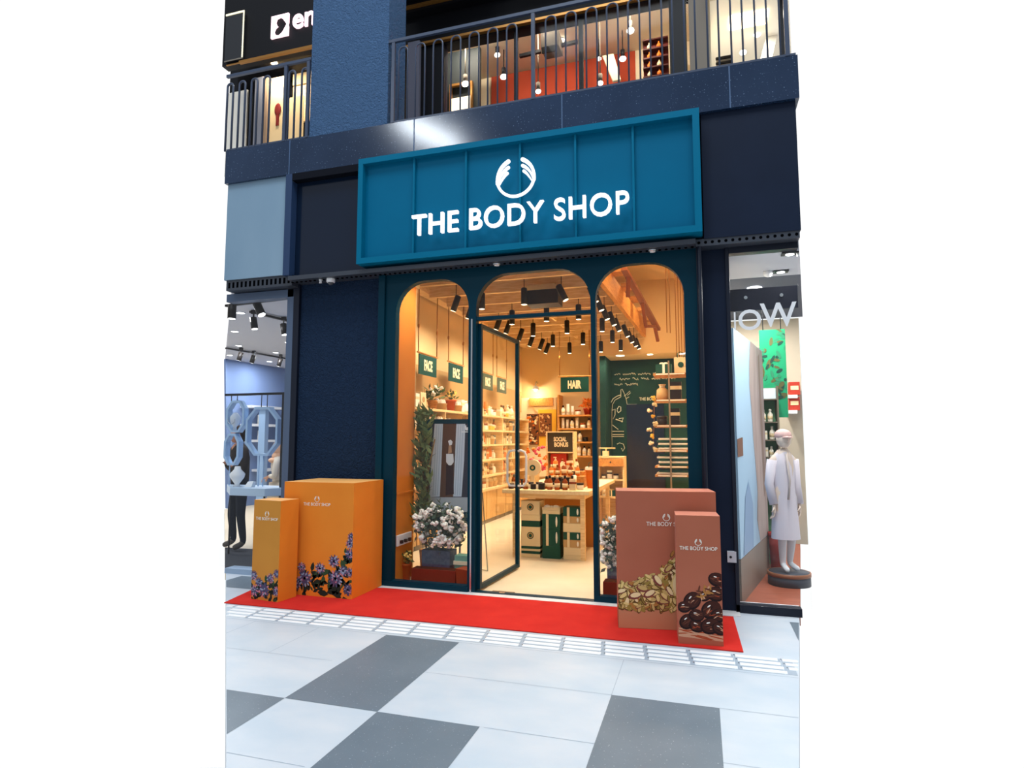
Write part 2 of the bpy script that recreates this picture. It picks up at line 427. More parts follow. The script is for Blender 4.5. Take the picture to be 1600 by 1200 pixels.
gl = MB(); gl.plate(arch(-2.31, -1.04, 2.92, 3.39, 0.36, 0.36), [], (0, -0.02, 0), X, Z, Y*0.006); struct('window_3', gl, M_glass)
# steel strip and hinge posts on the mullion between window and door
t = MB(); t.box(-2.352, -2.335, -0.085, -0.07, 0.0, 2.9); struct('trim_3', t, M_steel)

# door leaf swung inwards
D0 = Vector((-2.285, -0.005, 0)); D1 = Vector((-2.215, 1.24, 0)); dd = (D1-D0).normalized(); dn = Vector((dd.y, -dd.x, 0)); Lw = (D1-D0).length
def dbox(mb, a0, a1, z0, z1, th, off=0):
    p = [D0+dd*a0-dn*(th/2-off), D0+dd*a1-dn*(th/2-off), D0+dd*a1+dn*(th/2+off), D0+dd*a0+dn*(th/2+off)]
    mb.hexa([q+Z*z0 for q in p], [q+Z*z1 for q in p])
door = thing('glass_door', 'open glass door with dark teal frame, swung into the shop', 'door', D0)
f = MB(); dbox(f, 0, 0.055, 0.02, 2.86, 0.045); dbox(f, Lw-0.05, Lw, 0.02, 2.86, 0.045); dbox(f, 0.055, Lw-0.05, 0.02, 0.065, 0.045); dbox(f, 0.055, Lw-0.05, 2.815, 2.86, 0.045)
f.build('door_frame', M_frame, door, bevel=0.004)
f = MB(); dbox(f, 0.05, Lw-0.045, 0.06, 2.82, 0.008); f.build('door_pane', M_glass, door)
hb = D0+dd*(Lw-0.06)
pts = []
for a in range(0, 181, 20):
    t_ = math.radians(a); pts.append(hb+dn*(0.03+0.07*math.sin(math.radians(min(a, 90))*1)) if False else hb+Z*0)
hnd = MB()
h0, h1 = 1.02, 1.46
path = [hb+dn*0.02+Z*h0, hb+dn*0.09+Z*(h0+0.0), hb+dn*0.13+Z*(h0+0.05), hb+dn*0.13+Z*(h1-0.07), hb+dn*0.11+Z*(h1-0.02), hb+dn*0.06+Z*h1, hb+dn*0.02+Z*(h1-0.01)]
hnd.tube(path, 0.014, 10); hnd.tube([p-dn*0.0 for p in [hb-dn*0.02+Z*h0, hb-dn*0.09+Z*h0, hb-dn*0.12+Z*(h0+0.05), hb-dn*0.12+Z*(h1-0.07), hb-dn*0.09+Z*(h1-0.01), hb-dn*0.02+Z*h1]], 0.014, 10)
hnd.build('door_handle', M_white, door)
fs = MB(); fs.box(-2.14, -1.90, -0.05, 0.06, 0.0, 0.011).mi(1).box(-2.05, -1.99, -0.03, 0.04, 0.011, 0.013)
tag(fs.build('floor_spring', [mat('bronze_plate', (150, 130, 95), 0.35, 0.4, metal=0.6), M_steel]), 'small bronze floor hinge plate set in the threshold by the open door', 'floor hinge')

# pillars and walls
p_ = MB(); p_.box(-4.60, -3.48, 0.02, 0.55, 0, 3.52); struct('wall_lower_pillar', p_, M_pillar_shaded)
p_ = MB(); p_.box(-4.68, -4.60, -0.02, 0.3, 0, 3.5); struct('trim_4', p_, M_dkframe, bevel=0.004)
p_ = MB(); p_.box(-4.77, -4.68, -0.02, 0.10, 0.0, 3.42); p_.box(-5.68, -4.68, -0.02, 0.1, 3.32, 3.42); struct('trim_5', p_, mat('slate_frame', (82, 98, 122), 0.4, 0.3), bevel=0.004)
p_ = MB(); p_.box(0.0, 0.05, -0.12, 0.2, 0, 3.46); p_.cyl((0.03, -0.14, 0), (0.03, -0.14, 3.46), 0.022); struct('trim_6', p_, M_dkframe, bevel=0.004)
p_ = MB(); p_.box(0.05, 0.27, 0.0, 0.28, 0, 3.5); struct('wall_right_pier', p_, M_matt)
p_ = MB(); p_.box(0.27, 0.305, -0.03, 0.08, 0.0, 3.46); p_.box(0.27, 0.83, -0.03, 0.08, 0.0, 0.075); p_.box(0.305, 0.925, -0.03, 0.08, 3.40, 3.46); struct('trim_7', p_, M_dkframe, bevel=0.003)

# storey band above the shops
p_ = MB(); p_.box(-5.62, 0.965, -0.20, 0.05, 4.785, 5.21)
f_ = struct('wall_storey_band', p_, M_granite)
for i, xx in enumerate((at(452.5, 240, 'y', -0.2).x, at(647, 208, 'y', -0.2).x, at(878, 170, 'y', -0.2).x, at(1140, 130, 'y', -0.2).x)):
    t = MB(); t.box(xx-0.006, xx+0.006, -0.202, -0.19, 4.785, 5.21); struct(f'trim_{20+i}', t, mat('seam_light', (70, 96, 130), 0.5, 0.3))
p_ = MB(); p_.box(-5.60, -4.71, -0.16, 0.1, 3.56, 4.785); struct('wall_left_panel', p_, M_pale)
p_ = MB(); p_.box(-4.71, -4.62, -0.20, 0.1, 3.54, 4.785); struct('trim_8', p_, mat('navy_edge', (40, 62, 96), 0.4, 0.3))
p_ = MB(); p_.box(-4.62, -3.5, -0.10, 0.1, 3.50, 4.785); p_.mi(1).box(-4.62, -3.5, -0.20, -0.10, 4.70, 4.785); struct('wall_glossy_panel', p_, [M_gloss, M_void])
p_ = MB(); p_.box(-3.6, 0.03, -0.06, 0.1, 3.50, 4.785); struct('wall_behind_sign', p_, M_void)
p_ = MB(); p_.box(0.08, 0.935, -0.16, 0.1, 3.53, 4.785); struct('wall_right_panel', p_, M_matt)
p_ = MB(); p_.box(0.0, 0.08, -0.10, 0.1, 3.53, 4.785); struct('trim_9', p_, M_void)
# soffit under the panels with its perforated strip
p_ = MB(); p_.box(-5.58, -4.62, -0.14, 0.12, 3.43, 3.56); p_.box(-4.62, 0.0, -0.22, 0.04, 3.47, 3.52); p_.box(0.0, 0.925, -0.15, 0.12, 3.46, 3.53)
p_.mi(1)
xx = -5.55
while xx < 0.9:
    if xx < -4.64: yy, zz = -0.1405, 3.49; p_.box(xx, xx+0.03, yy-0.001, yy, zz-0.03, zz+0.04)
    else:
        p_.cyl((xx, -0.13, 3.46), (xx, -0.13, 3.47), 0.014, n=8) if xx < 0 else p_.cyl((xx, -0.152, 3.495), (xx, -0.148, 3.495), 0.015, n=8)
    xx += 0.062
struct('trim_10', p_, [mat('grey_strip', (58, 64, 74), 0.35, 0.4), M_hole])
for (px, py, lab) in ((770, 409, 'round recessed downlight under the shop sign, the one nearer the middle'), (1018, 387, 'round recessed downlight under the right end of the shop sign')):
    q = at(px, py, 'z', 3.455); m_ = MB(); m_.lathe((q.x, -0.14, 3.452), [(0.04, 0), (0.045, 0.01), (0.045, 0.018)]); m_.mi(1).cyl((q.x, -0.14, 3.449), (q.x, -0.14, 3.452), 0.028)
    tag(m_.build('downlight', [M_steel, M_white]), lab, 'downlight', 'downlights under the sign')
q = at(517, 435, 'y', -0.14)
cam_ = thing('security_camera', 'white dome security camera under the glossy dark panel left of the sign', 'security camera', (q.x, -0.14, 3.42))
m_ = MB(); m_.lathe((q.x, -0.14, 3.47), [(0.048, 0), (0.05, -0.01), (0.05, -0.04), (0.042, -0.05)]); m_.build('housing', M_white, cam_)
m_ = MB(); m_.ell((q.x, -0.14, 3.425), (0.036, 0.036, 0.036)); m_.build('lens_dome', mat('dark_dome', (70, 76, 84), 0.1, 0.5), cam_)
q = at(501, 438, 'y', -0.14); m_ = MB(); m_.lathe((q.x, -0.14, 3.47), [(0.022, 0), (0.022, -0.01), (0.012, -0.03), (0.02, -0.045)])
tag(m_.build('sprinkler_head', M_white), 'tiny white sprinkler head beside the dome security camera', 'sprinkler')

# ------------------------------------------------------------------ the sign
sg = thing('shop_sign', 'wide teal fascia sign with ribs, white emblem and THE BODY SHOP lettering', 'sign', (-1.79, -0.06, 3.56))
s_ = MB(); s_.box(-3.62, 0.03, -0.225, -0.06, 3.60, 4.74); s_.build('back_panel', M_tealp, sg)
s_ = MB(); s_.plate([(-3.655, 3.56), (0.065, 3.56), (0.065, 4.785), (-3.655, 4.785)], [[(-3.595, 3.625), (0.0, 3.625), (0.0, 4.72), (-3.595, 4.72)]], (0, -0.30, 0), X, Z, Y*0.24); s_.build('sign_frame', M_teal, sg, bevel=0.006)
for xx in (-2.975, -2.355, -1.745, -1.155, -0.572):
    s_ = MB(); s_.box(xx-0.012, xx+0.012, -0.262, -0.224, 3.62, 4.725); s_.build('rib', M_teal, sg, bevel=0.003)
# emblem and lettering as separate raised parts
s_ = MB(); s_.text('THE BODY SHOP', (-2.95, -0.31, 3.80), X, Z, 2.34, 0.232, 0.04, bold=0.003, spacing=1.06); s_.build('lettering', M_sign, sg)
s_ = MB(); emblem(s_, (-1.775, -0.31, 4.315), X, Z, 0.215, Vector((0, -0.018, 0))); s_.build('emblem', M_sign, sg)

# wall socket plate on the dark pier
q = at(1134, 869, 'y', -0.01)
m_ = MB(); m_.box(0.205, 0.285, -0.045, 0.0, q.z-0.05, q.z+0.05); m_.mi(1).cyl((0.235, -0.047, q.z), (0.235, -0.045, q.z), 0.012)
tag(m_.build('socket_box', [mat('grey_plastic', (186, 192, 200), 0.5, 0.3), M_black], bevel=0.006), 'pale grey electrical box on the dark pier beside the brown boxes', 'electrical box')
# ================================================================== DISPLAY BOXES ON THE CARPET
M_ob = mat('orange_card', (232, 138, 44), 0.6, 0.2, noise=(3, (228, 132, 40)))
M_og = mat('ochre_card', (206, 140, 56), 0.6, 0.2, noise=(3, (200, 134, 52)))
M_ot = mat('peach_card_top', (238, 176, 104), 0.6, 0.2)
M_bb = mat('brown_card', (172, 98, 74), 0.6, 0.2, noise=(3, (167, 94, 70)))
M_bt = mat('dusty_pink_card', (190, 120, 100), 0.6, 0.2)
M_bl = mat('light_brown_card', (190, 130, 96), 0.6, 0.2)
PR = {n: mat('print_'+n, c, 0.6, 0.15) for n, c in dict(lilac=(200, 132, 152), violet=(92, 72, 104), slate=(78, 80, 112), pale=(150, 165, 190), leaf=(52, 78, 50), darkleaf=(34, 46, 38),
      tan=(196, 168, 104), straw=(222, 196, 128), olive=(150, 128, 62), husk=(122, 66, 58), shell=(232, 210, 160), fig=(164, 70, 40), figd=(110, 36, 26), date=(64, 32, 26), date2=(96, 52, 38), date3=(36, 20, 20), shine=(200, 150, 120), white=(240, 236, 228), crumb=(172, 116, 60), gap=(96, 70, 36)).items()}
def display_box(fl, ang, w, d, h, mats, label, group=None):
    fl = Vector((fl[0], fl[1], 0.0100)); u = Vector((math.cos(ang), math.sin(ang), 0)); v = Vector((-math.sin(ang), math.cos(ang), 0)); H = h-0.01
    root = thing('display_box', label, 'display box', fl+u*w/2+v*d/2, group)
    m = MB(); p = [fl, fl+u*w, fl+u*w+v*d, fl+v*d]; q = [a+Z*H for a in p]
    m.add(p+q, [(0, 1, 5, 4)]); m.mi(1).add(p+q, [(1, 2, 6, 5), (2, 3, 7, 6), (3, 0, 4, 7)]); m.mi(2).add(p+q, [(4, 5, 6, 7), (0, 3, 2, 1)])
    me = m.build('carton', mats, root)
    return root, fl, u, -v
def printed(root, name, drawer, names):
    m = MB(); drawer(m); return m.build(name, [PR[n] for n in names], root, recalc=False)
def disc(m, c, u, v, rx_, ry_, rot, k, out, lay, n=9):
    a0 = rot; pts = []
    for i in range(n):
        a = 2*math.pi*i/n; px = rx_*math.cos(a); py = ry_*math.sin(a)
        pts.append(c+u*(px*math.cos(a0)-py*math.sin(a0))+v*(px*math.sin(a0)+py*math.cos(a0))+out*lay)
    m.mi(k); m.add(pts, [tuple(range(n))])
FN = ['lilac', 'violet', 'slate', 'pale', 'leaf', 'darkleaf', 'white']
def clover(m, c, u, out, r, lay, rnd, dark=False):
    # one printed clover head: a fan of pointed petals over a darker ball
    disc(m, c, u, Z, r*0.75, r*0.7, 0, 1 if not dark else 2, out, lay)
    for ring, rr, kk in ((0, 1.12, 0), (1, 0.68, 3 if not dark else 0), (2, 0.42, 0), (3, 0.2, 3)):
        n = 13-2*ring
        for i in range(n):
            a = 2*math.pi*(i+rnd.random()*0.5)/n; d = u*math.cos(a)+Z*math.sin(a)
            q = c+d*r*rr*0.72
            disc(m, q, u, Z, r*0.24, r*0.12, a, rnd.choice([kk, 2, 2, 1, 3]), out, lay+0.0003*(ring+1), 6)
def leafp(m, c, u, out, ln, w, ang, lay, k=4):
    d = u*math.cos(ang)+Z*math.sin(ang); s = -u*math.sin(ang)+Z*math.cos(ang)
    pts = [c, c+d*ln*0.35+s*w*0.5, c+d*ln*0.7+s*w*0.42, c+d*ln, c+d*ln*0.7-s*w*0.42, c+d*ln*0.35-s*w*0.5]
    m.mi(k); m.add([p+out*lay for p in pts], [tuple(range(6))])
def clip_box(m, fl, u, w, h):
    # keep the print inside the front face
    for v in m.v:
        t = (v-fl).dot(u); t2 = min(max(t, 0.0015), w-0.0015); v += u*(t2-t); v.z = min(max(v.z, fl.z+0.002), h-0.002)

def orange_print(root, fl, u, out, w, h, heads, leaves, dense):
    rnd = random.Random(3)
    m = MB()
    for (a, b, ln, wd, ang) in leaves: leafp(m, fl+u*a+Z*b, u, out, ln, wd, math.radians(ang), 0.0008, rnd.choice([4, 4, 5]))
    for (a, b, r, dk) in dense:
        for i in range(10): leafp(m, fl+u*(a+rnd.uniform(-r, r))+Z*(b+rnd.uniform(-r, r)), u, out, r*1.1, r*0.5, rnd.uniform(0, 6.28), 0.0011, rnd.choice([4, 5, 5]))
    for i in range(int(70*w)):
        a_ = rnd.uniform(0, w); leafp(m, fl+u*a_+Z*rnd.uniform(0.01, 0.10+0.08*a_/w), u, out, rnd.uniform(0.05, 0.09), rnd.uniform(0.02, 0.04), rnd.uniform(0.3, 2.9), 0.0010, rnd.choice([5, 5, 4]))
    for (a, b, r, dk) in heads: clover(m, fl+u*a+Z*b, u, out, r, 0.0016+0.0002*rnd.random(), rnd, dk)
    clip_box(m, fl, u, w, h); m.build('printed_clover', [PR[n] for n in FN], root, recalc=False)
M_logo = mat('print_logo_white', (244, 240, 228), 0.6, 0.15)
# big orange box
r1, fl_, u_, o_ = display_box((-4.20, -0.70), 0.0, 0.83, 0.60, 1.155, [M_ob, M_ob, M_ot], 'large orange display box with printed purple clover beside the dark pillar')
m = MB(); brand(m, fl_+u_*0.40+Z*0.905+o_*0.001, u_, Z, 0.32, o_*0.001, bold=0.0); m.build('printed_logo', M_logo, r1, recalc=False)
orange_print(r1, fl_, u_, o_, 0.83, 1.155,
    [(0.28, 0.17, 0.085, False), (0.46, 0.28, 0.06, False), (0.24, 0.28, 0.05, True), (0.62, 0.36, 0.065, False), (0.80, 0.44, 0.055, True), (0.80, 0.54, 0.05, False), (0.815, 0.61, 0.045, False), (0.64, 0.19, 0.085, False), (0.73, 0.27, 0.055, False), (0.81, 0.26, 0.05, False), (0.79, 0.09, 0.06, True), (0.17, 0.11, 0.07, True)],
    [(0.45, 0.22, 0.14, 0.06, 20), (0.46, 0.2, 0.12, 0.06, 160), (0.47, 0.16, 0.10, 0.05, 200), (0.5, 0.10, 0.12, 0.05, 90), (0.7, 0.32, 0.12, 0.05, 45), (0.75, 0.36, 0.12, 0.06, 20), (0.70, 0.33, 0.10, 0.05, -30), (0.36, 0.24, 0.10, 0.045, 80), (0.55, 0.05, 0.14, 0.07, 30), (0.60, 0.08, 0.13, 0.08, 100), (0.55, 0.10, 0.13, 0.08, -30)],
    [(0.24, 0.14, 0.10, 0), (0.62, 0.12, 0.12, 0), (0.74, 0.18, 0.10, 0), (0.78, 0.40, 0.06, 0), (0.4, 0.14, 0.06, 0)])
# small orange box
r2, fl_, u_, o_ = display_box((-4.35, -0.97), -0.115, 0.352, 0.25, 0.988, [M_og, M_ob, M_ot], 'slim orange display box standing in front of the large orange one')
m = MB(); brand(m, fl_+u_*0.176+Z*0.78+o_*0.001, u_, Z, 0.29, o_*0.001, bold=0.0); m.build('printed_logo', M_logo, r2, recalc=False)
orange_print(r2, fl_, u_, o_, 0.352, 0.988,
    [(0.03, 0.23, 0.05, True), (0.10, 0.17, 0.05, True), (0.17, 0.10, 0.075, True), (0.25, 0.22, 0.05, True), (0.33, 0.27, 0.045, True), (0.335, 0.10, 0.05, True), (0.04, 0.08, 0.06, True)],
    [(0.2, 0.17, 0.08, 0.04, 100), (0.24, 0.12, 0.08, 0.04, 60), (0.29, 0.14, 0.08, 0.05, 20)],
    [(0.06, 0.08, 0.06, 0), (0.17, 0.09, 0.07, 0), (0.30, 0.09, 0.06, 0)])
# big brown box with nuts
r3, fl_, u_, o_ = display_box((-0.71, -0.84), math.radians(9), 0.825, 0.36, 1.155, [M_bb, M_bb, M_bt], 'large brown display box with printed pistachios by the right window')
m = MB(); brand(m, fl_+u_*0.415+Z*0.855+o_*0.0036, u_, Z, 0.335, o_*0.001, bold=0.0); m.build('printed_logo', M_logo, r3, recalc=False)
NN = ['tan', 'straw', 'olive', 'husk', 'shell', 'crumb', 'fig', 'figd', 'date3', 'gap']
m = MB(); rnd = random.Random(11)
def nut_top(a): return 0.36+0.15*min(max((a-0.05)/0.4, 0), 1)+(0.12 if a > 0.36 else 0.0)*min(1, max(0, (a-0.36)/0.1))
m.mi(9); m.add([fl_+o_*0.0006+u_*a+Z*b for a, b in [(0.002, 0.16), (0.823, 0.16), (0.823, 0.52), (0.45, 0.50), (0.30, 0.42), (0.15, 0.38), (0.002, 0.33)]], [tuple(range(7))])
m.mi(6); lay = 0.0009
for i in range(520):
    a = rnd.uniform(0.015, 0.81); b = rnd.uniform(0.165, nut_top(a)); s_ = rnd.uniform(0.6, 1.25)
    lay += 0.000004
    k = rnd.choice([0, 1, 1, 2, 4, 0, 5] if b > 0.2 else [1, 0, 5, 2]); rt = rnd.uniform(0, 3.14)
    disc(m, fl_+u_*(a-0.003)+Z*(b-0.004), u_, Z, 0.040*s_, 0.018*s_, rt, 9 if rnd.random() < 0.5 else rnd.choice([2, 3]), o_, lay-0.000002, 8)
    disc(m, fl_+u_*a+Z*b, u_, Z, 0.035*s_, 0.0135*s_, rt, k, o_, lay, 8)
for (a, b, r, rt) in ((0.14, 0.27, 0.05, 0.2), (0.26, 0.29, 0.05, 0.5), (0.33, 0.40, 0.05, 2.2), (0.42, 0.5, 0.04, 0.8), (0.2, 0.33, 0.045, 2.9)):
    lay += 0.00001; disc(m, fl_+u_*a+Z*b, u_, Z, r*1.1, r*0.62, rt, 3, o_, lay, 10); disc(m, fl_+u_*(a+0.006)+Z*(b+0.006), u_, Z, r*0.9, r*0.4, rt, 4 if r > 0.045 else 0, o_, lay+0.000005, 10)
# a halved fig at the right
for (rr, k) in ((0.150, 1), (0.138, 4), (0.105, 6), (0.07, 7)):
    lay += 0.00001; disc(m, fl_+u_*0.60+Z*0.37, u_, Z, rr*1.05, rr, 0, k, o_, lay, 24)
for i in range(70):
    a = rnd.uniform(0, 6.28); q = rnd.uniform(0.02, 0.1); lay += 0.000003
    disc(m, fl_+u_*(0.60+q*math.cos(a))+Z*(0.37+q*math.sin(a)), u_, Z, 0.008, 0.004, a, rnd.choice([6, 7, 5]), o_, lay, 6)
clip_box(m, fl_, u_, 0.825, 1.155); m.build('printed_nuts', [PR[n] for n in NN], r3, recalc=False)
m = MB(); m.add([fl_+o_*0.0007+u_*a+Z*b for a, b in [(0.002, 0.002), (0.823, 0.002), (0.823, 0.158), (0.002, 0.158)]], [(0, 1, 2, 3)]); m.build('printed_band', M_bl, r3, recalc=False)
# small brown box with dates
r4, fl_, u_, o_ = display_box((-0.21, -1.10), math.radians(4.5), 0.335, 0.29, 0.998, [M_bb, M_bt, M_bt], 'slim brown display box with printed dates, nearest the carpet corner')
m = MB(); brand(m, fl_+u_*0.167+Z*0.72+o_*0.002, u_, Z, 0.285, o_*0.001, bold=0.0); m.build('printed_logo', M_logo, r4, recalc=False)
DN = ['date', 'date2', 'date3', 'shine', 'white', 'crumb', 'fig']
m = MB(); rnd = random.Random(5); lay = 0.0008
m.mi(3); m.add([fl_+o_*0.0005+u_*a+Z*b for a, b in [(0.002, 0.055), (0.333, 0.035), (0.333, 0.10), (0.002, 0.12)]], [(0, 1, 2, 3)])
for i in range(12): lay += 0.00001; disc(m, fl_+u_*rnd.uniform(0, .33)+Z*rnd.uniform(0.05, 0.11), u_, Z, 0.07, 0.005, rnd.uniform(-0.25, 0.1), 6, o_, lay, 7)
for (a, b, r) in ((0.30, 0.50, 0.062), (0.33, 0.42, 0.05), (0.29, 0.39, 0.065), (0.20, 0.37, 0.045), (0.11, 0.33, 0.07), (0.05, 0.28, 0.05), (0.25, 0.27, 0.075), (0.31, 0.23, 0.06), (0.07, 0.17, 0.062), (0.14, 0.14, 0.055), (0.24, 0.145, 0.07), (0.31, 0.13, 0.055), (0.14, 0.22, 0.055)):
    lay += 0.00005; rt = rnd.uniform(-0.5, 0.9); c = fl_+u_*a+Z*b
    disc(m, c, u_, Z, r*1.08, r*0.88, rt, 2, o_, lay, 16); disc(m, c+u_*0.004+Z*0.006, u_, Z, r*0.95, r*0.72, rt, 0, o_, lay+0.00001, 16)
    for j in range(9):
        an = rnd.uniform(0, 6.28); q = rnd.uniform(0.1, 0.75)*r; lay += 0.000004
        disc(m, c+u_*q*math.cos(an)+Z*q*0.75*math.sin(an), u_, Z, r*0.36, r*0.055, rt+rnd.uniform(-0.4, 0.4), rnd.choice([1, 1, 2, 3, 6]), o_, lay+0.00002, 7)
    lay += 0.00001; disc(m, c-u_*r*0.2+Z*r*0.35, u_, Z, r*0.22, r*0.07, rt, 4, o_, lay+0.00003, 7)
for i in range(20): lay += 0.000004; disc(m, fl_+u_*rnd.uniform(0.16, 0.26)+Z*rnd.uniform(0.36, 0.44), u_, Z, 0.028, 0.007, rnd.uniform(0, 3), rnd.choice([5, 3, 1]), o_, lay, 6)
clip_box(m, fl_, u_, 0.335, 0.998); m.build('printed_dates', [PR[n] for n in DN], r4, recalc=False)

# ================================================================== MAIN SHOP ROOM
ZG = 3.85
m = MB(); m.box(-4.35, 0.12, 0.02, 8.35, -0.1, 0.0); struct('floor_shop', m, M_shopfloor)
m = MB(); m.box(-4.35, -4.2, 0.55, 8.35, 0, 5.09); struct('wall_left_shop', m, M_tan)
m = MB(); m.box(-4.35, -3.32, 0.50, 0.56, 0, 5.09); m.box(-3.34, -3.28, 0.02, 0.56, 3.45, 5.09); struct('wall_shop_return', m, M_tan)
m = MB(); m.box(-3.335, -3.285, 0.025, 0.47, 0.0, 3.5); struct('wall_display_side', m, M_orange)
m = MB(); m.box(-3.284, -3.27, 0.03, 0.47, 0.98, 1.0); struct('trim_11', m, M_orange)
m = MB(); m.box(-4.2, -2.0, 8.2, 8.35, 0, 5.09); struct('wall_back', m, M_tan)
m = MB(); m.box(-2.02, 0.12, 8.2, 8.35, 0, 3.45); struct('wall_chalkboard', m, M_green)
m = MB(); m.box(-2.12, -2.0, 7.3, 8.2, 0, 3.45); struct('wall_chalk_pier', m, M_green)
m = MB(); m.box(-2.12, 0.12, 7.25, 7.30, 3.45, 5.09); m.box(-2.0, 0.12, 7.30, 8.35, 3.45, 3.5); struct('wall_bulkhead', m, M_tan)
m = MB(); m.box(0.05, 0.12, 0.28, 8.35, 0, 5.09); struct('wall_right_shop', m, M_tan)
m = MB(); m.box(-4.35, 0.12, 0.02, 8.35, 5.08, 5.14); struct('ceiling_shop', m, M_tan)
m = MB(); m.box(-3.34, 0.12, 0.05, 0.12, 3.5, 5.09); struct('wall_over_front', m, M_tan)
m = MB(); m.box(-4.19, -4.17, 0.6, 8.1, 2.25, 2.75)
struct('trim_12', m, M_tan2)
# plank ceiling with joists over the left two thirds
m = MB()
m.prism([(-4.15, 0.35), (-1.42, 0.35), (-1.12, 8.2), (-4.15, 8.2)], (0, 0, ZG+0.16), X, Y, Z*0.03)
struct('ceiling_planks', m, M_plank)
y = 1.68; i = 0
while y < 8.0:
    m = MB(); m.box(-3.98, -1.36+0.0495*(y-1.6)-0.05, y-0.03, y+0.03, ZG-0.06, ZG+0.16)
    o = m.build('ceiling_joist', M_wood); tag(o, f'pale wooden ceiling joist, {ORD[i]} from the shop entrance', 'joist', 'joists under the plank ceiling')
    y += 0.69; i += 1
m = MB(); m.box(-4.15, -3.98, 0.35, 8.2, ZG-0.005, ZG+0.16); m.box(-4.05, -1.40, 0.9, 1.0, ZG-0.0, ZG+0.155); struct('trim_13', m, M_wood)
m = MB(); m.hexa([(-1.43, 0.35, ZG-0.03), (-1.36, 0.35, ZG-0.03), (-1.06, 8.0, ZG-0.03), (-1.13, 8.0, ZG-0.03)], [(-1.43, 0.35, ZG+0.3), (-1.36, 0.35, ZG+0.3), (-1.06, 8.0, ZG+0.3), (-1.13, 8.0, ZG+0.3)])
for j in range(7):
    y0 = 1.0+j*1.0; x0 = -1.35+0.039*(y0-0.35); m.box(x0-0.02, x0+0.16, y0, y0+0.28, ZG+0.3, ZG+0.37)
tag(m.build('edge_beam', M_wood2), 'long honey wood beam along the right edge of the plank ceiling', 'beam')
m = MB(); m.box(-2.62, -2.58, 4.4, 7.2, ZG, ZG+0.1); m.hexa([(-2.35, 1.0, ZG), (-2.30, 1.0, ZG), (-2.25, 1.68, ZG), (-2.30, 1.68, ZG)], [(-2.35, 1.0, ZG+.1), (-2.30, 1.0, ZG+.1), (-2.25, 1.68, ZG+.1), (-2.30, 1.68, ZG+.1)])
struct('trim_14', m, M_wood)
# brown angled pipework over the right window
M_pipe = mat('rust_brown_pipe', (132, 68, 28), 0.5, 0.3)
pp = [at(976, 424, 'y', 2.0), at(1000, 465, 'y', 2.6), at(1008, 482, 'y', 3.0), at(1028, 518, 'y', 4.0)]
br = thing('ceiling_bracket', 'rust brown zigzag bracket hanging beside the long wood beam', 'bracket', pp[0])
m = MB(); m.bar(at(975, 420, 'y', 2.6), at(1028, 515, 'y', 4.2), 0.09, 0.05); m.build('rail', M_pipe, br)
m = MB(); m.bar(at(982, 428, 'y', 2.75), at(981, 464, 'y', 2.9), 0.06, 0.05); m.build('hanger', M_pipe, br)
m = MB(); m.bar(at(1004, 472, 'y', 3.3), at(1009, 509, 'y', 3.5), 0.05, 0.05); m.bar(at(1009, 510, 'y', 3.5), at(1024, 510, 'y', 3.9), 0.05, 0.04); m.bar(at(1023, 510, 'y', 4.0), at(1028, 533, 'y', 4.2), 0.05, 0.04); m.build('hanger', M_pipe, br)
# thin rope-like reflections, modelled as hanging cords
for i, px in enumerate((1041, 1046, 1055, 1059, 1063, 1067)):
    a = at(px-1, 425, 'y', 3.0); b = at(px+1, 560 if px > 1050 else 520, 'y', 3.0); m = MB(); m.cyl((a.x, 3.0+0.02*i, 5.07), (a.x, 3.0+0.02*i, b.z), 0.006, n=6)
    tag(m.build('rope', mat('rope', (150, 96, 44), 0.9, 0.05)), f'thin brown cord standing for a reflection above the right shelves, {ORD[i]} from the left', 'rope', 'cords standing for reflections above the right shelves')

# ------------------------------------------------------------------ track spotlights
M_can = mat('black_can', (26, 22, 20), 0.45, 0.3)
def spot_proto(length, r, tilt):
    root = thing('spotlight', 'x', 'spotlight', (0, 0, 0)); d = Vector((math.sin(tilt), 0, math.cos(tilt)))
    m = MB(); m.lathe((0, 0, 0), [(r, 0.0), (r, length), (r*0.7, length+0.012)], 16, axis=d); body = m.build('lamp_body', M_can, root)
    t = d*(length*0.6); m = MB(); m.bar(t, t+Z*(0.505-t.z), 0.009, 0.009); m.box(t.x-0.03, t.x+0.03, -0.02, 0.02, 0.485, 0.51); m.build('stem', M_can, root)
    m = MB(); m.cyl(d*-0.002, d*0.004, r*0.86); m.build('lens', M_lampw, body)
    l = bpy.data.lights.new('lamp_light', 'SPOT'); l.energy = 52; l.color = (1.0, 0.86, 0.66); l.spot_size = 2.4; l.spot_blend = 0.8; l.shadow_soft_size = 0.045
    lo = bpy.data.objects.new('lamp_light', l); COL.objects.link(lo); lo.parent = root; lo.location = d*-0.02; lo.rotation_euler = (0, tilt, 0)
    return root
protos = {}
def put_lamp(px, py, label, group, tilt=0.0, z=3.5):
    p = at(px, py, 'z', z)
    if tilt in protos: o = dup(protos[tilt])
    else: o = protos[tilt] = spot_proto(0.23, 0.046, tilt)
    o.location = p; o['label'] = label; o['group'] = group
    return o
rows = [('row beside the long wood beam', [(931, 472), (940, 485), (949, 499), (960, 508), (968, 517), (981, 526), (988, 535), (994, 541), (999, 545)], -0.35),
        ('right middle row', [(884, 469), (904, 499), (941, 518), (957, 535), (970, 548), (939, 550)], 0.0),
        ('middle row', [(819, 476), (854, 502), (886, 521), (911, 538)], 0.0),
        ('left middle row', [(753, 483), (800, 507), (833, 525), (864, 541), (890, 552)], 0.0),
        ('row aimed at the left wall', [(708, 486), (731, 498), (775, 515), (790, 521), (810, 532), (827, 541), (843, 546), (852, 552)], 0.35)]
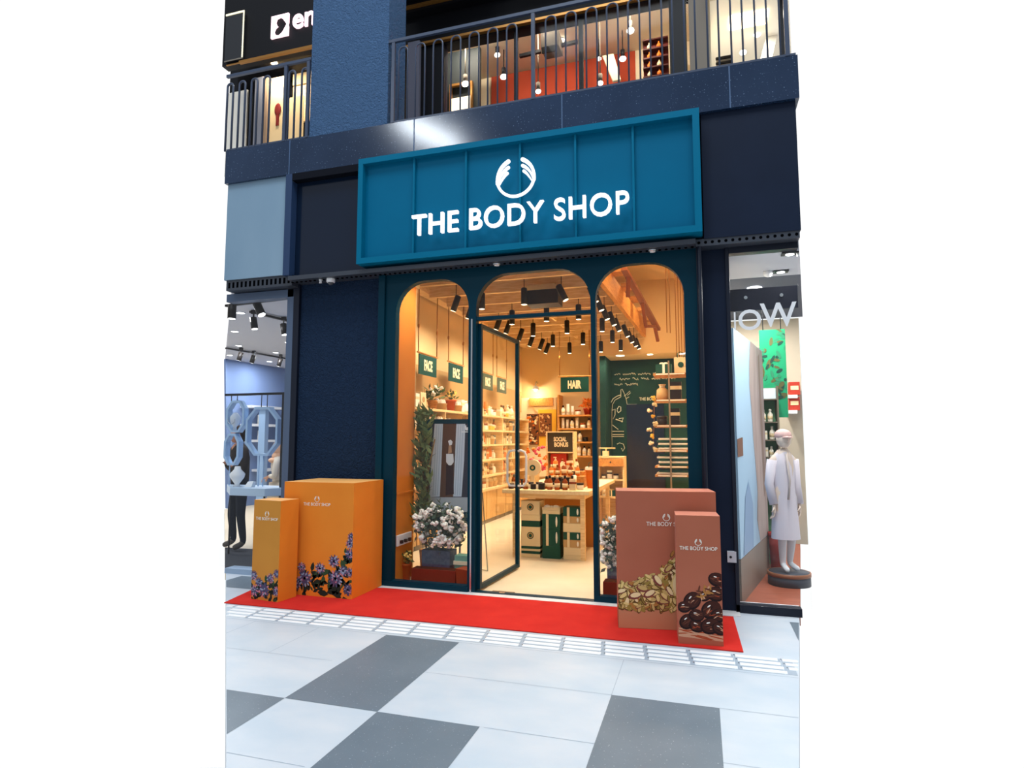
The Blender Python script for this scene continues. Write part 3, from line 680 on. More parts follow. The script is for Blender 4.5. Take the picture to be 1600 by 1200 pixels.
for rn, pts, tl in rows:
    for i, (px, py) in enumerate(pts):
        tlt = tl
        if rn == 'right middle row' and i == 0: tlt = -0.45
        put_lamp(px, py, f'black cylinder spotlight, {ORD[i]} from the entrance in the {rn}', 'spotlights on the shop ceiling', tlt)
for i, (px, py) in enumerate(((963, 552), (971, 556), (1012, 548), (1066, 553), (1072, 547))):
    q = at(px, py, 'z', 3.445); q.y = min(max(q.y, 7.36), 8.1); m = MB(); m.cyl((q.x, q.y, 3.44), (q.x, q.y, 3.449), 0.06)
    dl = m.build('recessed_downlight', M_lamp); tag(dl, f'round recessed downlight over the chalkboard wall, {ORD[i]} from the left', 'downlight', 'downlights over the chalkboard wall')
    area_light('recess_light', (q.x, q.y, 3.43), (q.x, q.y, 0), 0.12, 0.12, 5, (1, 0.86, 0.66), 'DISK')
for (x_, y_, pw) in ((-0.6, 2.0, 26), (-0.6, 5.0, 26)):
    m = MB(); m.lathe((x_, y_, 5.02), [(0.12, 0), (0.14, 0.03), (0.14, 0.06)]); m.mi(1).cyl((x_, y_, 5.236), (x_, y_, 5.02), 0.11)
    tag(m.build('ceiling_lamp', [M_white, M_lampw]), 'round lamp on the high ceiling of the void beside the beam, ' + ('front one' if y_ < 3 else 'rear one'), 'ceiling lamp')
    area_light('void_light', (x_, y_, 5.0), (x_, y_, 0), 0.3, 0.3, pw*2, (1, 0.74, 0.45), 'DISK')
for nm, x_ in (('left', -2.85), ('right', -0.55)):  # lamps added out of sight to brighten the window displays
    m = MB(); m.lathe((x_, 0.26, 3.50), [(0.05, 0), (0.055, 0.06), (0.055, 0.12)], 14); m.mi(1).cyl((x_, 0.26, 3.496), (x_, 0.26, 3.50), 0.042)
    m.mi(0).cyl((x_, 0.26, 3.62), (x_, 0.26, 5.08), 0.008, n=6)
    tag(m.build('added_window_lamp', [M_can, M_lampw]), f'added black lamp hidden above the {nm} shop window', 'spotlight'); area_light('added_window_light', (x_, 0.26, 3.49), (x_, 0.22, 0), 0.09, 0.09, 15, (1, 0.88, 0.70), 'DISK')
# hanging air unit and smoke detector near the front
q = at(842, 480, 'z', ZG-0.05)
m = MB(); m.box(-2.32, -1.86, 2.0, 2.3, 3.50, 3.74); m.mi(1).box(-2.33, -1.85, 1.99, 2.0, 3.70, 3.76); m.box(-2.3, -1.9, 2.0, 2.3, 3.74, 3.78)
tag(m.build('ceiling_air_unit', [M_black, M_steel]), 'black air unit with a steel top hanging from the plank ceiling', 'air unit')
q = at(792, 456, 'z', ZG-0.03); m = MB(); m.lathe((q.x, q.y, ZG+0.15), [(0.06, 0), (0.065, -0.03), (0.05, -0.07), (0.02, -0.085)])
tag(m.build('smoke_detector', M_white), 'round white smoke detector on the plank ceiling near the entrance', 'smoke detector')
# ================================================================== SHOP CONTENTS
def hit(px, py, p0, n):
    d = _f*FPX+_r*(px-800)-_u*(py-600); return CAM+d*((Vector(p0)-CAM).dot(n)/d.dot(n))
M_terra = mat('terracotta', (188, 88, 42), 0.7, 0.15)
M_maroon = mat('maroon_box', (122, 44, 26), 0.6, 0.2)
M_leaf = mat('leaf_green', (112, 122, 72), 0.6, 0.2, noise=(9, (58, 84, 50)))
M_leafd = mat('grey_green_leaf', (96, 112, 92), 0.65, 0.15, noise=(9, (66, 84, 68)))
M_petal = mat('white_petal', (250, 246, 236), 0.7, 0.1)
M_petaly = mat('yellow_petal', (250, 216, 120), 0.7, 0.1)
M_bluegrey = mat('blue_grey_felt', (86, 98, 118), 0.9, 0.05, noise=(30, (70, 82, 102)))
def leafcloud(m, c, r, n, size, rnd, flat=1.0):
    c = Vector(c)
    for i in range(n):
        d = Vector((rnd.gauss(0, 1), rnd.gauss(0, 1), rnd.gauss(0, 1))).normalized(); q = c+Vector((d.x*r[0], d.y*r[1], d.z*r[2]))*rnd.random()**0.45
        a = Vector((rnd.gauss(0, 1), rnd.gauss(0, 1), rnd.gauss(0, 0.8)+0.5)).normalized(); b = a.orthogonal().normalized(); b.rotate(Matrix.Rotation(rnd.uniform(0, 6.28), 3, a)); s_ = size*rnd.uniform(0.6, 1.3)
        m.add([q, q+a*s_*0.5+b*s_*0.22, q+a*s_, q+a*s_*0.5-b*s_*0.22], [(0, 1, 2, 3)])
def blossom(m, c, r, rnd):
    c = Vector(c)
    for i in range(6):
        d = Vector((rnd.gauss(0, 1), rnd.gauss(-0.3, 1), rnd.gauss(0.3, 1))).normalized()*r*0.55
        m.ell(c+d, (r*0.5, r*0.5, r*0.42), 7, 5)
def bush(c, r, name, label, cat, pot, nfl, nleaf, seed, fr=0.035, leafm=None, petal=None, group=None):
    rnd = random.Random(seed); c = Vector(c)
    root = thing(name, label, cat, (c.x, c.y, pot[4]), group)
    m = MB(); x0, x1, y0, y1, z0, z1 = pot; m.hexa([(x0, y0, z0), (x1, y0, z0), (x1, y1, z0), (x0, y1, z0)], [(x0-0.004, y0-0.004, z1), (x1+0.004, y0-0.004, z1), (x1+0.004, y1, z1), (x0-0.004, y1, z1)]); m.build('planter', M_bluegrey, root)
    m = MB(); leafcloud(m, c, r, nleaf, 0.07, rnd)
    for i in range(16):
        q = c+Vector((rnd.uniform(-r[0], r[0]), rnd.uniform(-r[1], r[1]), rnd.uniform(-0.2, 1)*r[2])); m.tube([(c.x+(q.x-c.x)*0.3, c.y, z1-0.02), (q.x*0.6+c.x*0.4, q.y, (q.z+z1)/2), q], 0.003, 5)
    m.build('foliage', leafm or M_leafd, root, recalc=False)
    m = MB()
    for i in range(nfl):
        a = rnd.uniform(0, 6.28); q = rnd.random()**0.5; blossom(m, c+Vector((math.cos(a)*r[0]*q*0.95, rnd.uniform(-1, 0.2)*r[1], math.sin(a)*r[2]*q*0.9+0.02)), fr*rnd.uniform(0.7, 1.25), rnd)
    m.build('blossoms', petal or M_petal, root)
    return root
# --- left display window
P0 = at(667, 655, 'y', 0.82); P1 = at(652, 828, 'y', 0.68)
hdir = X; pn = (P0-P1).cross(hdir).normalized()
def fp(px, py, off=0.0): return hit(px, py, P0, pn)+pn*off*(1 if pn.y < 0 else -1)
mir = thing('framed_mirror', 'tall teal framed mirror with painted reflection of pale curtains leaning in the left display window', 'picture', (P1.x+0.3, P1.y, 0.0))
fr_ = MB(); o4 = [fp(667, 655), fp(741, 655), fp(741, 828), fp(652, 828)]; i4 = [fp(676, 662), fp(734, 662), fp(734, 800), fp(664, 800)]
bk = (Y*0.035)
fr_.add(o4+i4, [(0, 1, 5, 4), (1, 2, 6, 5), (2, 3, 7, 6), (3, 0, 4, 7)]); fr_.add([p+bk for p in o4]+o4, [(0, 1, 2, 3), (0, 1, 5, 4), (1, 2, 6, 5), (2, 3, 7, 6), (3, 0, 4, 7)]); fr_.build('mirror_frame', M_frame, mir, recalc=False)
pm = MB()  # the mirror's reflection, painted as flat coloured shapes
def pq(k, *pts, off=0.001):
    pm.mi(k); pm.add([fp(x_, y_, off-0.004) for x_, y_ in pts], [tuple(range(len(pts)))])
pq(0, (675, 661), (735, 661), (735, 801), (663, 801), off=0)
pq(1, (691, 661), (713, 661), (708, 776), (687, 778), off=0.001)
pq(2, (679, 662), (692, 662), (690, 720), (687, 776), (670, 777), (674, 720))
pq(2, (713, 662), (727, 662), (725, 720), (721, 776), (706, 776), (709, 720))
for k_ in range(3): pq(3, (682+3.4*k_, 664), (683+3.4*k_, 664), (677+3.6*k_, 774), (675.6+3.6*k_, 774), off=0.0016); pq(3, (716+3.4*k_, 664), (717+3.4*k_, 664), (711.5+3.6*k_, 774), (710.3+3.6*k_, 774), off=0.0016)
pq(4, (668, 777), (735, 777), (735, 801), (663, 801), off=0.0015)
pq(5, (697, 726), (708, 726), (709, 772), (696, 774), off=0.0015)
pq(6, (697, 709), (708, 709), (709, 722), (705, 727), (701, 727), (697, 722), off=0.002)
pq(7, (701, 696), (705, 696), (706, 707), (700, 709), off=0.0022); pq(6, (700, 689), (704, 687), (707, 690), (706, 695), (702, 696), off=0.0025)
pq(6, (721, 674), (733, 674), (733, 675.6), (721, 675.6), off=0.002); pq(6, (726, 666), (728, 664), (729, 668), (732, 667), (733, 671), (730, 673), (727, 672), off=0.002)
pm.build('painted_reflection', [mat('refl_navy', (44, 46, 62), 0.35, 0.3), mat('refl_brown', (92, 62, 46), 0.4, 0.3), mat('refl_curtain', (190, 204, 220), 0.5, 0.2), mat('refl_fold', (160, 178, 198), 0.5, 0.2), mat('refl_floor', (164, 174, 184), 0.4, 0.3), mat('refl_skirt', (52, 34, 38), 0.5, 0.2), mat('refl_white', (220, 226, 232), 0.5, 0.2), mat('refl_skin', (176, 140, 110), 0.5, 0.2)], mir, recalc=False)
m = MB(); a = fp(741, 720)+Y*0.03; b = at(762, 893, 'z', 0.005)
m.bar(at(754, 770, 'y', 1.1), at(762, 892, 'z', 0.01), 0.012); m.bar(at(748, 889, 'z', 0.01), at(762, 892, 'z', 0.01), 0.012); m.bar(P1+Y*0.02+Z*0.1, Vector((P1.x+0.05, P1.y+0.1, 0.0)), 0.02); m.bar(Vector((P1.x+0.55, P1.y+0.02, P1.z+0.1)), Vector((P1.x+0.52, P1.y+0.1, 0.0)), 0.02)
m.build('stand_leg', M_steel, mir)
bush((-2.85, 0.34, 0.60), (0.34, 0.13, 0.27), 'white_flower_arrangement', 'large bunch of white flowers in a blue grey pot in the left window', 'flowers', (-3.08, -2.74, 0.30, 0.50, 0.0, 0.34), 95, 800, 2, 0.038)
m = MB(); m.box(-3.13, -2.60, 0.13, 0.27, 0.0, 0.165); m.mi(1).box(-3.12, -2.61, 0.14, 0.26, 0.165, 0.168)
tag(m.build('planter_box', [M_maroon, mat('soil', (70, 46, 34), 0.9, 0.05)], bevel=0.004), 'long low maroon planter box in front of the white flowers in the left window', 'planter')
m = MB(); m.hexa([(-2.58, 0.12, 0), (-2.44, 0.06, 0), (-2.40, 0.2, 0), (-2.54, 0.26, 0)], [(-2.59, 0.11, 0.2), (-2.43, 0.05, 0.2), (-2.39, 0.21, 0.2), (-2.55, 0.27, 0.2)])
tag(m.build('planter_box', mat('chestnut_box', (140, 62, 32), 0.6, 0.2), bevel=0.004), 'short chestnut planter box by the door side of the left window', 'planter')
m = MB(); m.box(-2.68, -2.42, 0.30, 0.44, 0.0, 0.30); m.mi(1).box(-2.69, -2.41, 0.29, 0.45, 0.2, 0.24)
tag(m.build('teal_crate', [mat('pale_teal', (110, 170, 150), 0.6, 0.2), M_cream]), 'pale teal crate behind the short chestnut planter box', 'crate')
def pot_plant(c, rp, hp, name, label, cat, seed, petal, n, group=None, rl=0.07, leafm=None, potm=None):
    rnd = random.Random(seed); c = Vector(c); root = thing(name, label, cat, c, group)
    m = MB(); m.lathe(c, [(rp*0.65, 0), (rp*0.95, hp*0.85), (rp*1.05, hp*0.86), (rp*1.05, hp), (rp*0.8, hp*0.98)], 14); m.build('pot', potm or M_terra, root)
    m = MB(); leafcloud(m, c+Z*(hp+rl*0.6), (rl, rl, rl*0.8), n*4, rl*0.7, rnd); m.build('foliage', leafm or M_leaf, root, recalc=False)
    if petal:
        m = MB()
        for i in range(n): q = c+Z*(hp+rl*0.8)+Vector((rnd.gauss(0, 0.5), rnd.gauss(0, 0.5), rnd.gauss(0.1, 0.45)))*rl; blossom(m, q, rl*0.22, rnd)
        m.build('blossoms', petal, root)
    return root
q = at(635, 906, 'z', 0); pot_plant(q, 0.062, 0.19, 'potted_flowers', 'small terracotta pot of pale yellow flowers by the left window edge', 'plant', 4, M_petaly, 16, rl=0.085)
q0 = at(620, 845, 'x', -3.285); q1 = at(636, 853, 'x', -3.285)
ps = thing('power_strip', 'white power strip fixed low on the orange side panel', 'power strip', (-3.275, (q0.y+q1.y)/2, q0.z-0.03))
m = MB(); m.box(-3.284, -3.262, 0.05, 0.40, q0.z-0.06, q0.z+0.06); m.build('strip', M_white, ps, bevel=0.004)
for j in range(3):
    m = MB(); m.box(-3.262, -3.235, 0.10+0.1*j, 0.14+0.1*j, q0.z-0.035, q0.z); m.build('plug', M_black, ps)
# tall plant behind the mirror
rnd = random.Random(8); base = Vector((-3.14, 0.54, 0.0))
tp = thing('tall_potted_plant', 'tall narrow green plant between the orange panel and the teal frame', 'plant', base)
m = MB(); m.lathe(base, [(0.06, 0), (0.08, 0.26), (0.085, 0.3), (0.07, 0.3)], 16); m.build('pot', M_wood2, tp)
m = MB()
for i in range(5): m.tube([base+Z*0.28, base+Vector((rnd.uniform(-0.05, 0.05), rnd.uniform(-0.05, 0.05), 0.9)), base+Vector((rnd.uniform(-0.1, 0.12), rnd.uniform(-0.1, 0.1), 1.6))], 0.008, 6)
m.build('stems', mat('stem_brown', (110, 84, 48), 0.8, 0.1), tp)
m = MB()
for i in range(420):
    h_ = rnd.uniform(0.55, 1.92); q = base+Vector((rnd.gauss(-0.035, 0.05), rnd.gauss(-0.03, 0.05), h_)); a = Vector((rnd.gauss(0, 1), rnd.gauss(0, 1), rnd.uniform(0.2, 1.8))).normalized(); s_ = rnd.uniform(0.09, 0.2); b = a.orthogonal().normalized()
    if q.x+a.x*s_ > -3.07 and q.z > 0.75: continue
    m.add([q, q+a*s_*0.4+b*s_*0.13, q+a*s_, q+a*s_*0.4-b*s_*0.13], [(0, 1, 2, 3)])
m.build('foliage', [M_leaf], tp, recalc=False)

# --- right display window
bush((-0.92, 0.36, 0.50), (0.14, 0.12, 0.30), 'white_flower_arrangement', 'bunch of white flowers in a blue grey pot in the right window', 'flowers', (-0.97, -0.82, 0.32, 0.48, 0.0, 0.30), 50, 420, 12, 0.034)
m = MB(); m.box(-0.985, -0.72, 0.11, 0.27, 0.0, 0.165); m.mi(1).box(-0.975, -0.73, 0.12, 0.26, 0.165, 0.168)
tag(m.build('planter_box', [M_maroon, MATS['soil']], bevel=0.004), 'maroon planter box in the right window beside the big brown box', 'planter')

# --- goods: prototypes, one mesh each with cap and label
GM = [mat('goods_white', (250, 244, 228), 0.45, 0.25), mat('goods_cream', (238, 216, 170), 0.5, 0.2), mat('goods_amber', (150, 68, 22), 0.25, 0.4), mat('goods_black', (38, 30, 28), 0.4, 0.3), mat('goods_green', (34, 78, 64), 0.5, 0.2), mat('goods_orange', (226, 118, 40), 0.5, 0.2),
      mat('goods_pink', (220, 90, 110), 0.5, 0.2), mat('goods_yellow', (240, 184, 60), 0.5, 0.2), mat('goods_brown', (120, 70, 40), 0.5, 0.2), mat('goods_blue', (80, 110, 130), 0.5, 0.2), mat('goods_kraft', (200, 160, 108), 0.7, 0.1), mat('goods_red', (176, 52, 36), 0.5, 0.2)]
GI = dict(white=0, cream=1, amber=2, black=3, green=4, orange=5, pink=6, yellow=7, brown=8, blue=9, kraft=10, red=11)
MESHES = {}
def goods_mesh(kind, col, cap):
    k = (kind, col, cap)
    if k in MESHES: return MESHES[k]
    b = MB(); c = MB(); ci, ki = GI[col], GI[cap]
    if kind == 'bottle':
        b.lathe((0, 0, 0), [(0.033, 0), (0.036, 0.01), (0.036, 0.11), (0.018, 0.135), (0.014, 0.15)], 10); c.lathe((0, 0, 0.148), [(0.018, 0), (0.018, 0.035), (0.012, 0.038)], 10); b.mi(1); b.cyl((0, 0, 0.035), (0, 0, 0.085), 0.0372, n=10)
    elif kind == 'pump bottle':
        b.lathe((0, 0, 0), [(0.036, 0), (0.038, 0.01), (0.038, 0.14), (0.02, 0.155)], 10); c.cyl((0, 0, 0.155), (0, 0, 0.20), 0.008, n=8); c.box(-0.03, 0.012, -0.01, 0.01, 0.195, 0.21); c.cyl((0, 0, 0.152), (0, 0, 0.17), 0.018, n=8); b.mi(1); b.cyl((0, 0, 0.04), (0, 0, 0.10), 0.0392, n=10)
    elif kind == 'jar':
        b.lathe((0, 0, 0), [(0.042, 0), (0.046, 0.01), (0.046, 0.055), (0.04, 0.06)], 12); c.cyl((0, 0, 0.058), (0, 0, 0.085), 0.047, n=12)
    elif kind == 'tube':
        b.lathe((0, 0, 0.03), [(0.03, 0), (0.03, 0.05), (0.024, 0.15)], 10); b.box(-0.03, 0.03, -0.004, 0.004, 0.17, 0.185); c.cyl((0, 0, 0), (0, 0, 0.032), 0.026, n=10)
    elif kind == 'carton':
        b.box(-0.045, 0.045, -0.03, 0.03, 0, 0.15); c.box(-0.046, 0.046, -0.031, 0.031, 0.085, 0.115)
    elif kind == 'gift bag':
        b.hexa([(-0.065, -0.035, 0), (0.065, -0.035, 0), (0.065, 0.035, 0), (-0.065, 0.035, 0)], [(-0.068, -0.03, 0.17), (0.068, -0.03, 0.17), (0.068, 0.03, 0.17), (-0.068, 0.03, 0.17)]); c.tube([(-0.03, -0.03, 0.165), (-0.03, -0.03, 0.21), (0, -0.03, 0.225), (0.03, -0.03, 0.21), (0.03, -0.03, 0.165)], 0.004, 6); c.cyl((0, -0.037, 0.09), (0, -0.034, 0.09), 0.03, n=12)
    elif kind == 'basket':
        b.lathe((0, 0, 0), [(0.06, 0), (0.08, 0.08), (0.084, 0.085), (0.07, 0.08)], 14); 
        for i in range(5): c.ell((0.035*math.cos(i*1.26), 0.035*math.sin(i*1.26), 0.1), (0.03, 0.03, 0.04), 8, 6)
    elif kind == 'gift set':
        b.box(-0.08, 0.08, -0.04, 0.04, 0, 0.10); c.box(-0.012, 0.012, -0.041, 0.041, 0, 0.102); c.ell((0.02, 0, 0.11), (0.025, 0.012, 0.014), 8, 5); c.ell((-0.02, 0, 0.11), (0.025, 0.012, 0.014), 8, 5)
    elif kind == 'pouch':
        b.lathe((0, 0, 0), [(0.05, 0), (0.055, 0.03), (0.05, 0.09), (0.02, 0.115), (0.035, 0.14)], 10); c.cyl((0, 0, 0.11), (0, 0, 0.12), 0.024, n=8)
    b0 = b.build('proto_b', [GM[ci], GM[1]], org=(0, 0, 0)); c0 = c.build('proto_c', [GM[ki]], org=(0, 0, 0))
    mb, mc = b0.data, c0.data; bpy.data.objects.remove(b0); bpy.data.objects.remove(c0)
    MESHES[k] = (mb, mc); return MESHES[k]
CAPN = {'bottle': 'cap', 'pump bottle': 'pump', 'jar': 'lid', 'tube': 'cap', 'carton': 'sleeve', 'gift bag': 'handle', 'basket': 'filling', 'gift set': 'ribbon', 'pouch': 'tie'}
def goods(kind, col, cap, loc, label, group, scale=1.0, rz=0.0):
    mb, mc = goods_mesh(kind, col, cap)
    r = bpy.data.objects.new(kind.replace(' ', '_'), mb); COL.objects.link(r); r.location = loc; r.scale = (scale,)*3; r.rotation_euler = (0, 0, rz)
    c = bpy.data.objects.new(CAPN[kind], mc); COL.objects.link(c); c.parent = r
    tag(r, label, kind.split()[-1] if kind != 'gift set' else 'gift box', group); return r
HT = {'bottle': 0.186, 'pump bottle': 0.21, 'jar': 0.085, 'tube': 0.185, 'carton': 0.15, 'gift bag': 0.229, 'basket': 0.14, 'gift set': 0.124, 'pouch': 0.14}
WIDE = {'bottle': 0.09, 'pump bottle': 0.095, 'jar': 0.11, 'tube': 0.08, 'carton': 0.11, 'gift bag': 0.15, 'basket': 0.18, 'gift set': 0.18, 'pouch': 0.12}

# --- left wall shelving unit: base cupboards, uprights, five shelves
sh = thing('wall_shelving', 'long pale wood shelving unit with base cupboards along the left wall', 'shelving', (-4.06, 4.8, 0))
zs = [2.07, 1.78, 1.50, 1.21, 0.91]
for z_ in zs:
    m = MB(); m.box(-4.19, -3.92, 1.3, 7.9, z_-0.035, z_); m.build('shelf', M_wood, sh)
for y_ in (1.32, 2.9, 4.45, 5.9, 7.1, 7.88):
    m = MB(); m.box(-4.19, -3.93, y_-0.015, y_+0.015, 0.66, 2.07 if y_ > 4 else 2.035); m.build('upright', M_wood, sh)
m = MB(); m.box(-4.19, -3.90, 1.3, 7.9, 0.62, 0.66); m.build('counter_top', M_wood, sh)
for k in range(11):
    m = MB(); m.box(-4.19, -3.93, 1.32+0.6*k, 1.90+0.6*k-0.01, 0.08, 0.62); m.mi(1).box(-4.19, -3.96, 1.32+0.6*k, 1.9+0.6*k, 0, 0.08); m.build('cupboard', [M_cab, mat('plinth_grey', (130, 120, 104), 0.6, 0.2)], sh)
ordn = ['top', 'second', 'third', 'fourth', 'fifth', 'cupboard-top']
rnd = random.Random(21)
KINDS = [('bottle', 'white', 'cream'), ('pump bottle', 'cream', 'white'), ('jar', 'white', 'amber'), ('carton', 'cream', 'white'), ('gift bag', 'white', 'green'), ('tube', 'orange', 'white'), ('basket', 'kraft', 'cream'), ('bottle', 'amber', 'black'), ('carton', 'orange', 'cream'), ('gift set', 'cream', 'kraft'), ('jar', 'kraft', 'brown'), ('bottle', 'cream', 'brown'), ('carton', 'blue', 'white'), ('pouch', 'white', 'kraft'), ('jar', 'yellow', 'white')]
def fill_row(y0, y1, z_, x_, rowname, where, kinds, rot=1.5708, gap=0.002, sc=(1.2, 1.5), axis='y', maxn=30, group=None, maxh=0.40):
    p = y0; n = 0
    while p < y1 and n < maxn:
        k = rnd.choice(kinds); s_ = min(rnd.uniform(*sc), maxh/HT[k[0]]); w_ = WIDE[k[0]]*s_
        loc = (x_, p+w_/2, z_+0.001) if axis == 'y' else (p+w_/2, x_, z_+0.001)
        if p+w_ > y1: break
        goods(k[0], k[1], k[2], loc, f'{k[1]} {k[0]}, {ORD[n]} from the left {rowname} {where}', group or f'goods {rowname} {where}', s_, rot)
        p += w_+gap+rnd.uniform(0, 0.012); n += 1
tops = [('gift bag', 'white', 'green'), ('carton', 'white', 'cream'), ('gift bag', 'cream', 'kraft'), ('pouch', 'white', 'kraft'), ('basket', 'kraft', 'white'), ('pump bottle', 'white', 'cream')]
fill_row(1.95, 2.35, 2.07, -4.04, 'on the top shelf', 'above the framed mirror', tops, sc=(1.2, 1.6), group='goods at the window end of the top shelf')
pot_plant((-4.03, 2.62, 2.071), 0.09, 0.14, 'potted_plant', 'potted plant with cream leaves on the top shelf above the framed mirror', 'plant', 31, M_petal, 14, rl=0.16, potm=M_wood2)
fill_row(2.85, 3.15, 2.07, -4.04, 'on the top shelf', 'beside the terracotta pot', tops, sc=(1.2, 1.5), group='goods beside the terracotta pot')
pot_plant((-4.03, 3.35, 2.071), 0.09, 0.19, 'potted_plant', 'terracotta pot of pale flowers on the top shelf near the mullion', 'plant', 33, M_petaly, 12, rl=0.11)
fill_row(3.52, 4.3, 2.07, -4.04, 'on the top shelf', 'right of the terracotta pot', tops, sc=(1.1, 1.5), group='goods right of the terracotta pot')
fill_row(1.6, 4.2, 1.78, -4.05, 'on the second shelf', 'behind the framed mirror', tops, sc=(1.0, 1.35), maxh=0.225, group='goods on the second shelf behind the mirror')
for si, z_ in enumerate(zs+[0.66]):
    fill_row(4.55, 5.8, z_, -4.05, f'on the {ordn[si]} shelf', 'behind the door handle', KINDS, maxh=0.40 if si == 0 else 0.225, group=f'goods on the {ordn[si]} shelf, near half')
    fill_row(5.95, 7.0, z_, -4.05, f'on the {ordn[si]} shelf', 'at the far end', KINDS, maxh=0.40 if si == 0 else 0.225, group=f'goods on the {ordn[si]} shelf, far half')
# warm under-shelf light strips, as real lamps
for z_ in (3.1,):
    pass
# hanging signs over the left wall
def hang_sign(name, word, c, u, w, h, label, ztop, ropex, group):
    c = Vector(c); u = Vector(u); out = u.cross(Z).normalized()
    root = thing(name, label, 'sign', c-Z*h, group)
    def ob(mb, a0, a1, z0, z1, t0, t1):
        mb.hexa([c+u*a0+out*t0+Z*z0, c+u*a1+out*t0+Z*z0, c+u*a1+out*t1+Z*z0, c+u*a0+out*t1+Z*z0], [c+u*a0+out*t0+Z*z1, c+u*a1+out*t0+Z*z1, c+u*a1+out*t1+Z*z1, c+u*a0+out*t1+Z*z1])
    m = MB(); ob(m, -w/2, w/2, -h, 0, -0.008, 0.008); m.build('board', M_signgreen, root)
    m = MB(); m.text(word, c-u*w*0.24-Z*h*0.78+out*0.009, u, Z, w*0.48, h*0.56, 0.003, bold=0.05, out=out); m.build('lettering', M_creamsign, root)
    m = MB(); m.cyl(c-u*(w/2+0.05)+Z*0.02, c+u*(w/2+0.05)+Z*0.02, 0.014, n=8); m.build('rod', M_wood2, root)
    for s_ in (-1, 1):
        a = c+u*s_*ropex+Z*0.02; m = MB(); m.cyl(a, Vector((a.x, a.y, ztop)), 0.007, n=6); k = a+Z*(ztop-a.z)*0.35; m.ell(k, (0.018, 0.018, 0.04), 6, 5); m.tube([k, k+u*0.03+Z*0.03], 0.005, 5); m.build('rope', mat('rope', (150, 96, 44), 0.9, 0.05), root)
hang_sign('hanging_sign', 'FACE', (-3.95, 2.25, 2.86), (0, 1, 0), 0.62, 0.30, 'green FACE sign hanging from a wood rod, nearest the left window edge', ZG+0.15, 0.33, 'hanging signs over the left wall')
hang_sign('hanging_sign', 'FACE', (-3.95, 3.37, 2.86), (0, 1, 0), 0.62, 0.30, 'second green FACE sign from the left, just left of the mullion', ZG+0.15, 0.33, 'hanging signs over the left wall')
hang_sign('hanging_sign', 'FACE', (-3.95, 4.98, 2.86), (0, 1, 0), 0.60, 0.30, 'green hanging sign seen behind the door glass, the left one', ZG+0.15, 0.33, 'hanging signs over the left wall')
hang_sign('hanging_sign', 'FACE', (-3.95, 5.88, 2.86), (0, 1, 0), 0.60, 0.30, 'green hanging sign seen behind the door glass, the right one', ZG+0.15, 0.33, 'hanging signs over the left wall')
a = at(876, 590, 'y', 6.0); b = at(920, 612, 'y', 6.0)
hang_sign('hanging_sign', 'HAIR', ((a.x+b.x)/2, 6.0, a.z), (1, 0, 0), b.x-a.x, a.z-b.z, 'green HAIR sign hanging in front of the back wall', ZG+0.15, (b.x-a.x)/2+0.02, None)

# --- back wall
def wallbox(name, x0, y0, x1, y1, Yp, th, m_, label, cat, group=None):
    a = at(x0, y0, 'y', Yp); b = at(x1, y1, 'y', Yp); mb = MB(); mb.box(a.x, b.x, Yp, Yp+th, b.z, a.z); return tag(mb.build(name, m_), label, cat, group), a, b
o, a, b = wallbox('wall_panel', 813, 622, 870, 745, 8.12, 0.08, M_cream, 'tall cream board on the back wall behind the pictures', 'board')
q = at(838, 606, 'y', 8.05); wl = thing('wall_lamp', 'small white wall lamp glowing above the pictures on the back wall', 'lamp', (q.x, 8.1, q.z))
m = MB(); m.tube([(q.x, 8.19, q.z+0.12), (q.x, 8.05, q.z+0.16), (q.x, 7.98, q.z+0.06)], 0.012, 8); m.build('arm', M_steel, wl)
m = MB(); m.lathe((q.x, 7.98, q.z-0.05), [(0.10, 0), (0.05, 0.08), (0.02, 0.10)], 14); m.build('lamp_shade', M_white, wl)
m = MB(); m.ell((q.x, 7.98, q.z-0.05), 0.045, 10, 8); m.build('bulb', M_lampw, wl)
l = bpy.data.lights.new('wall_lamp_light', 'POINT'); l.energy = 16; l.color = (1, 0.85, 0.6); l.shadow_soft_size = 0.05; lo = bpy.data.objects.new('wall_lamp_light', l); COL.objects.link(lo); lo.location = (q.x, 7.93, q.z-0.12)
o, a, b = wallbox('wood_plaque', 827, 622, 864, 634, 8.06, 0.05, M_wood2, 'brown wooden plaque at the top of the cream board', 'plaque')
m = MB(); m.prism([(a.x+0.05, b.z-0.02), (b.x, b.z-0.02), (b.x-0.1, b.z-0.22), (b.x-0.35, b.z-0.2)], (0, 8.09, 0), X, Z, Y*0.03); tag(m.build('wood_plaque', M_wood), 'slanted pale wood piece under the brown plaque', 'plaque')
o, a, b = wallbox('yellow_panel', 841, 640, 869, 676, 8.06, 0.05, GM[7], 'yellow board with a dark photograph on the back wall', 'board')
def collage(name, x0, y0, x1, y1, Yp, label, seed, cols):
    a = at(x0, y0, 'y', Yp); b = at(x1, y1, 'y', Yp); rnd = random.Random(seed); mb = MB(); mb.mi(0).box(a.x, b.x, Yp, Yp+0.02, b.z, a.z)
    for i in range(60):
        cx, cz = rnd.uniform(a.x+0.03, b.x-0.03), rnd.uniform(b.z+0.03, a.z-0.03)
        disc(mb, Vector((cx, Yp, cz)), X, Z, rnd.uniform(0.02, 0.06), rnd.uniform(0.012, 0.03), rnd.uniform(0, 3.1), rnd.randrange(1, len(cols)), -Y, 0.001+0.0001*i, 7)
    for v in mb.v: v.x = min(max(v.x, a.x), b.x); v.z = min(max(v.z, b.z), a.z)
    return tag(mb.build(name, cols, recalc=False), label, 'poster')
collage('photo_poster', 823, 647, 842, 695, 8.04, 'narrow poster of brown nuts on the back wall left of the yellow board', 1, [GM[8], GM[10], GM[5], GM[1], GM[8], GM[3]])
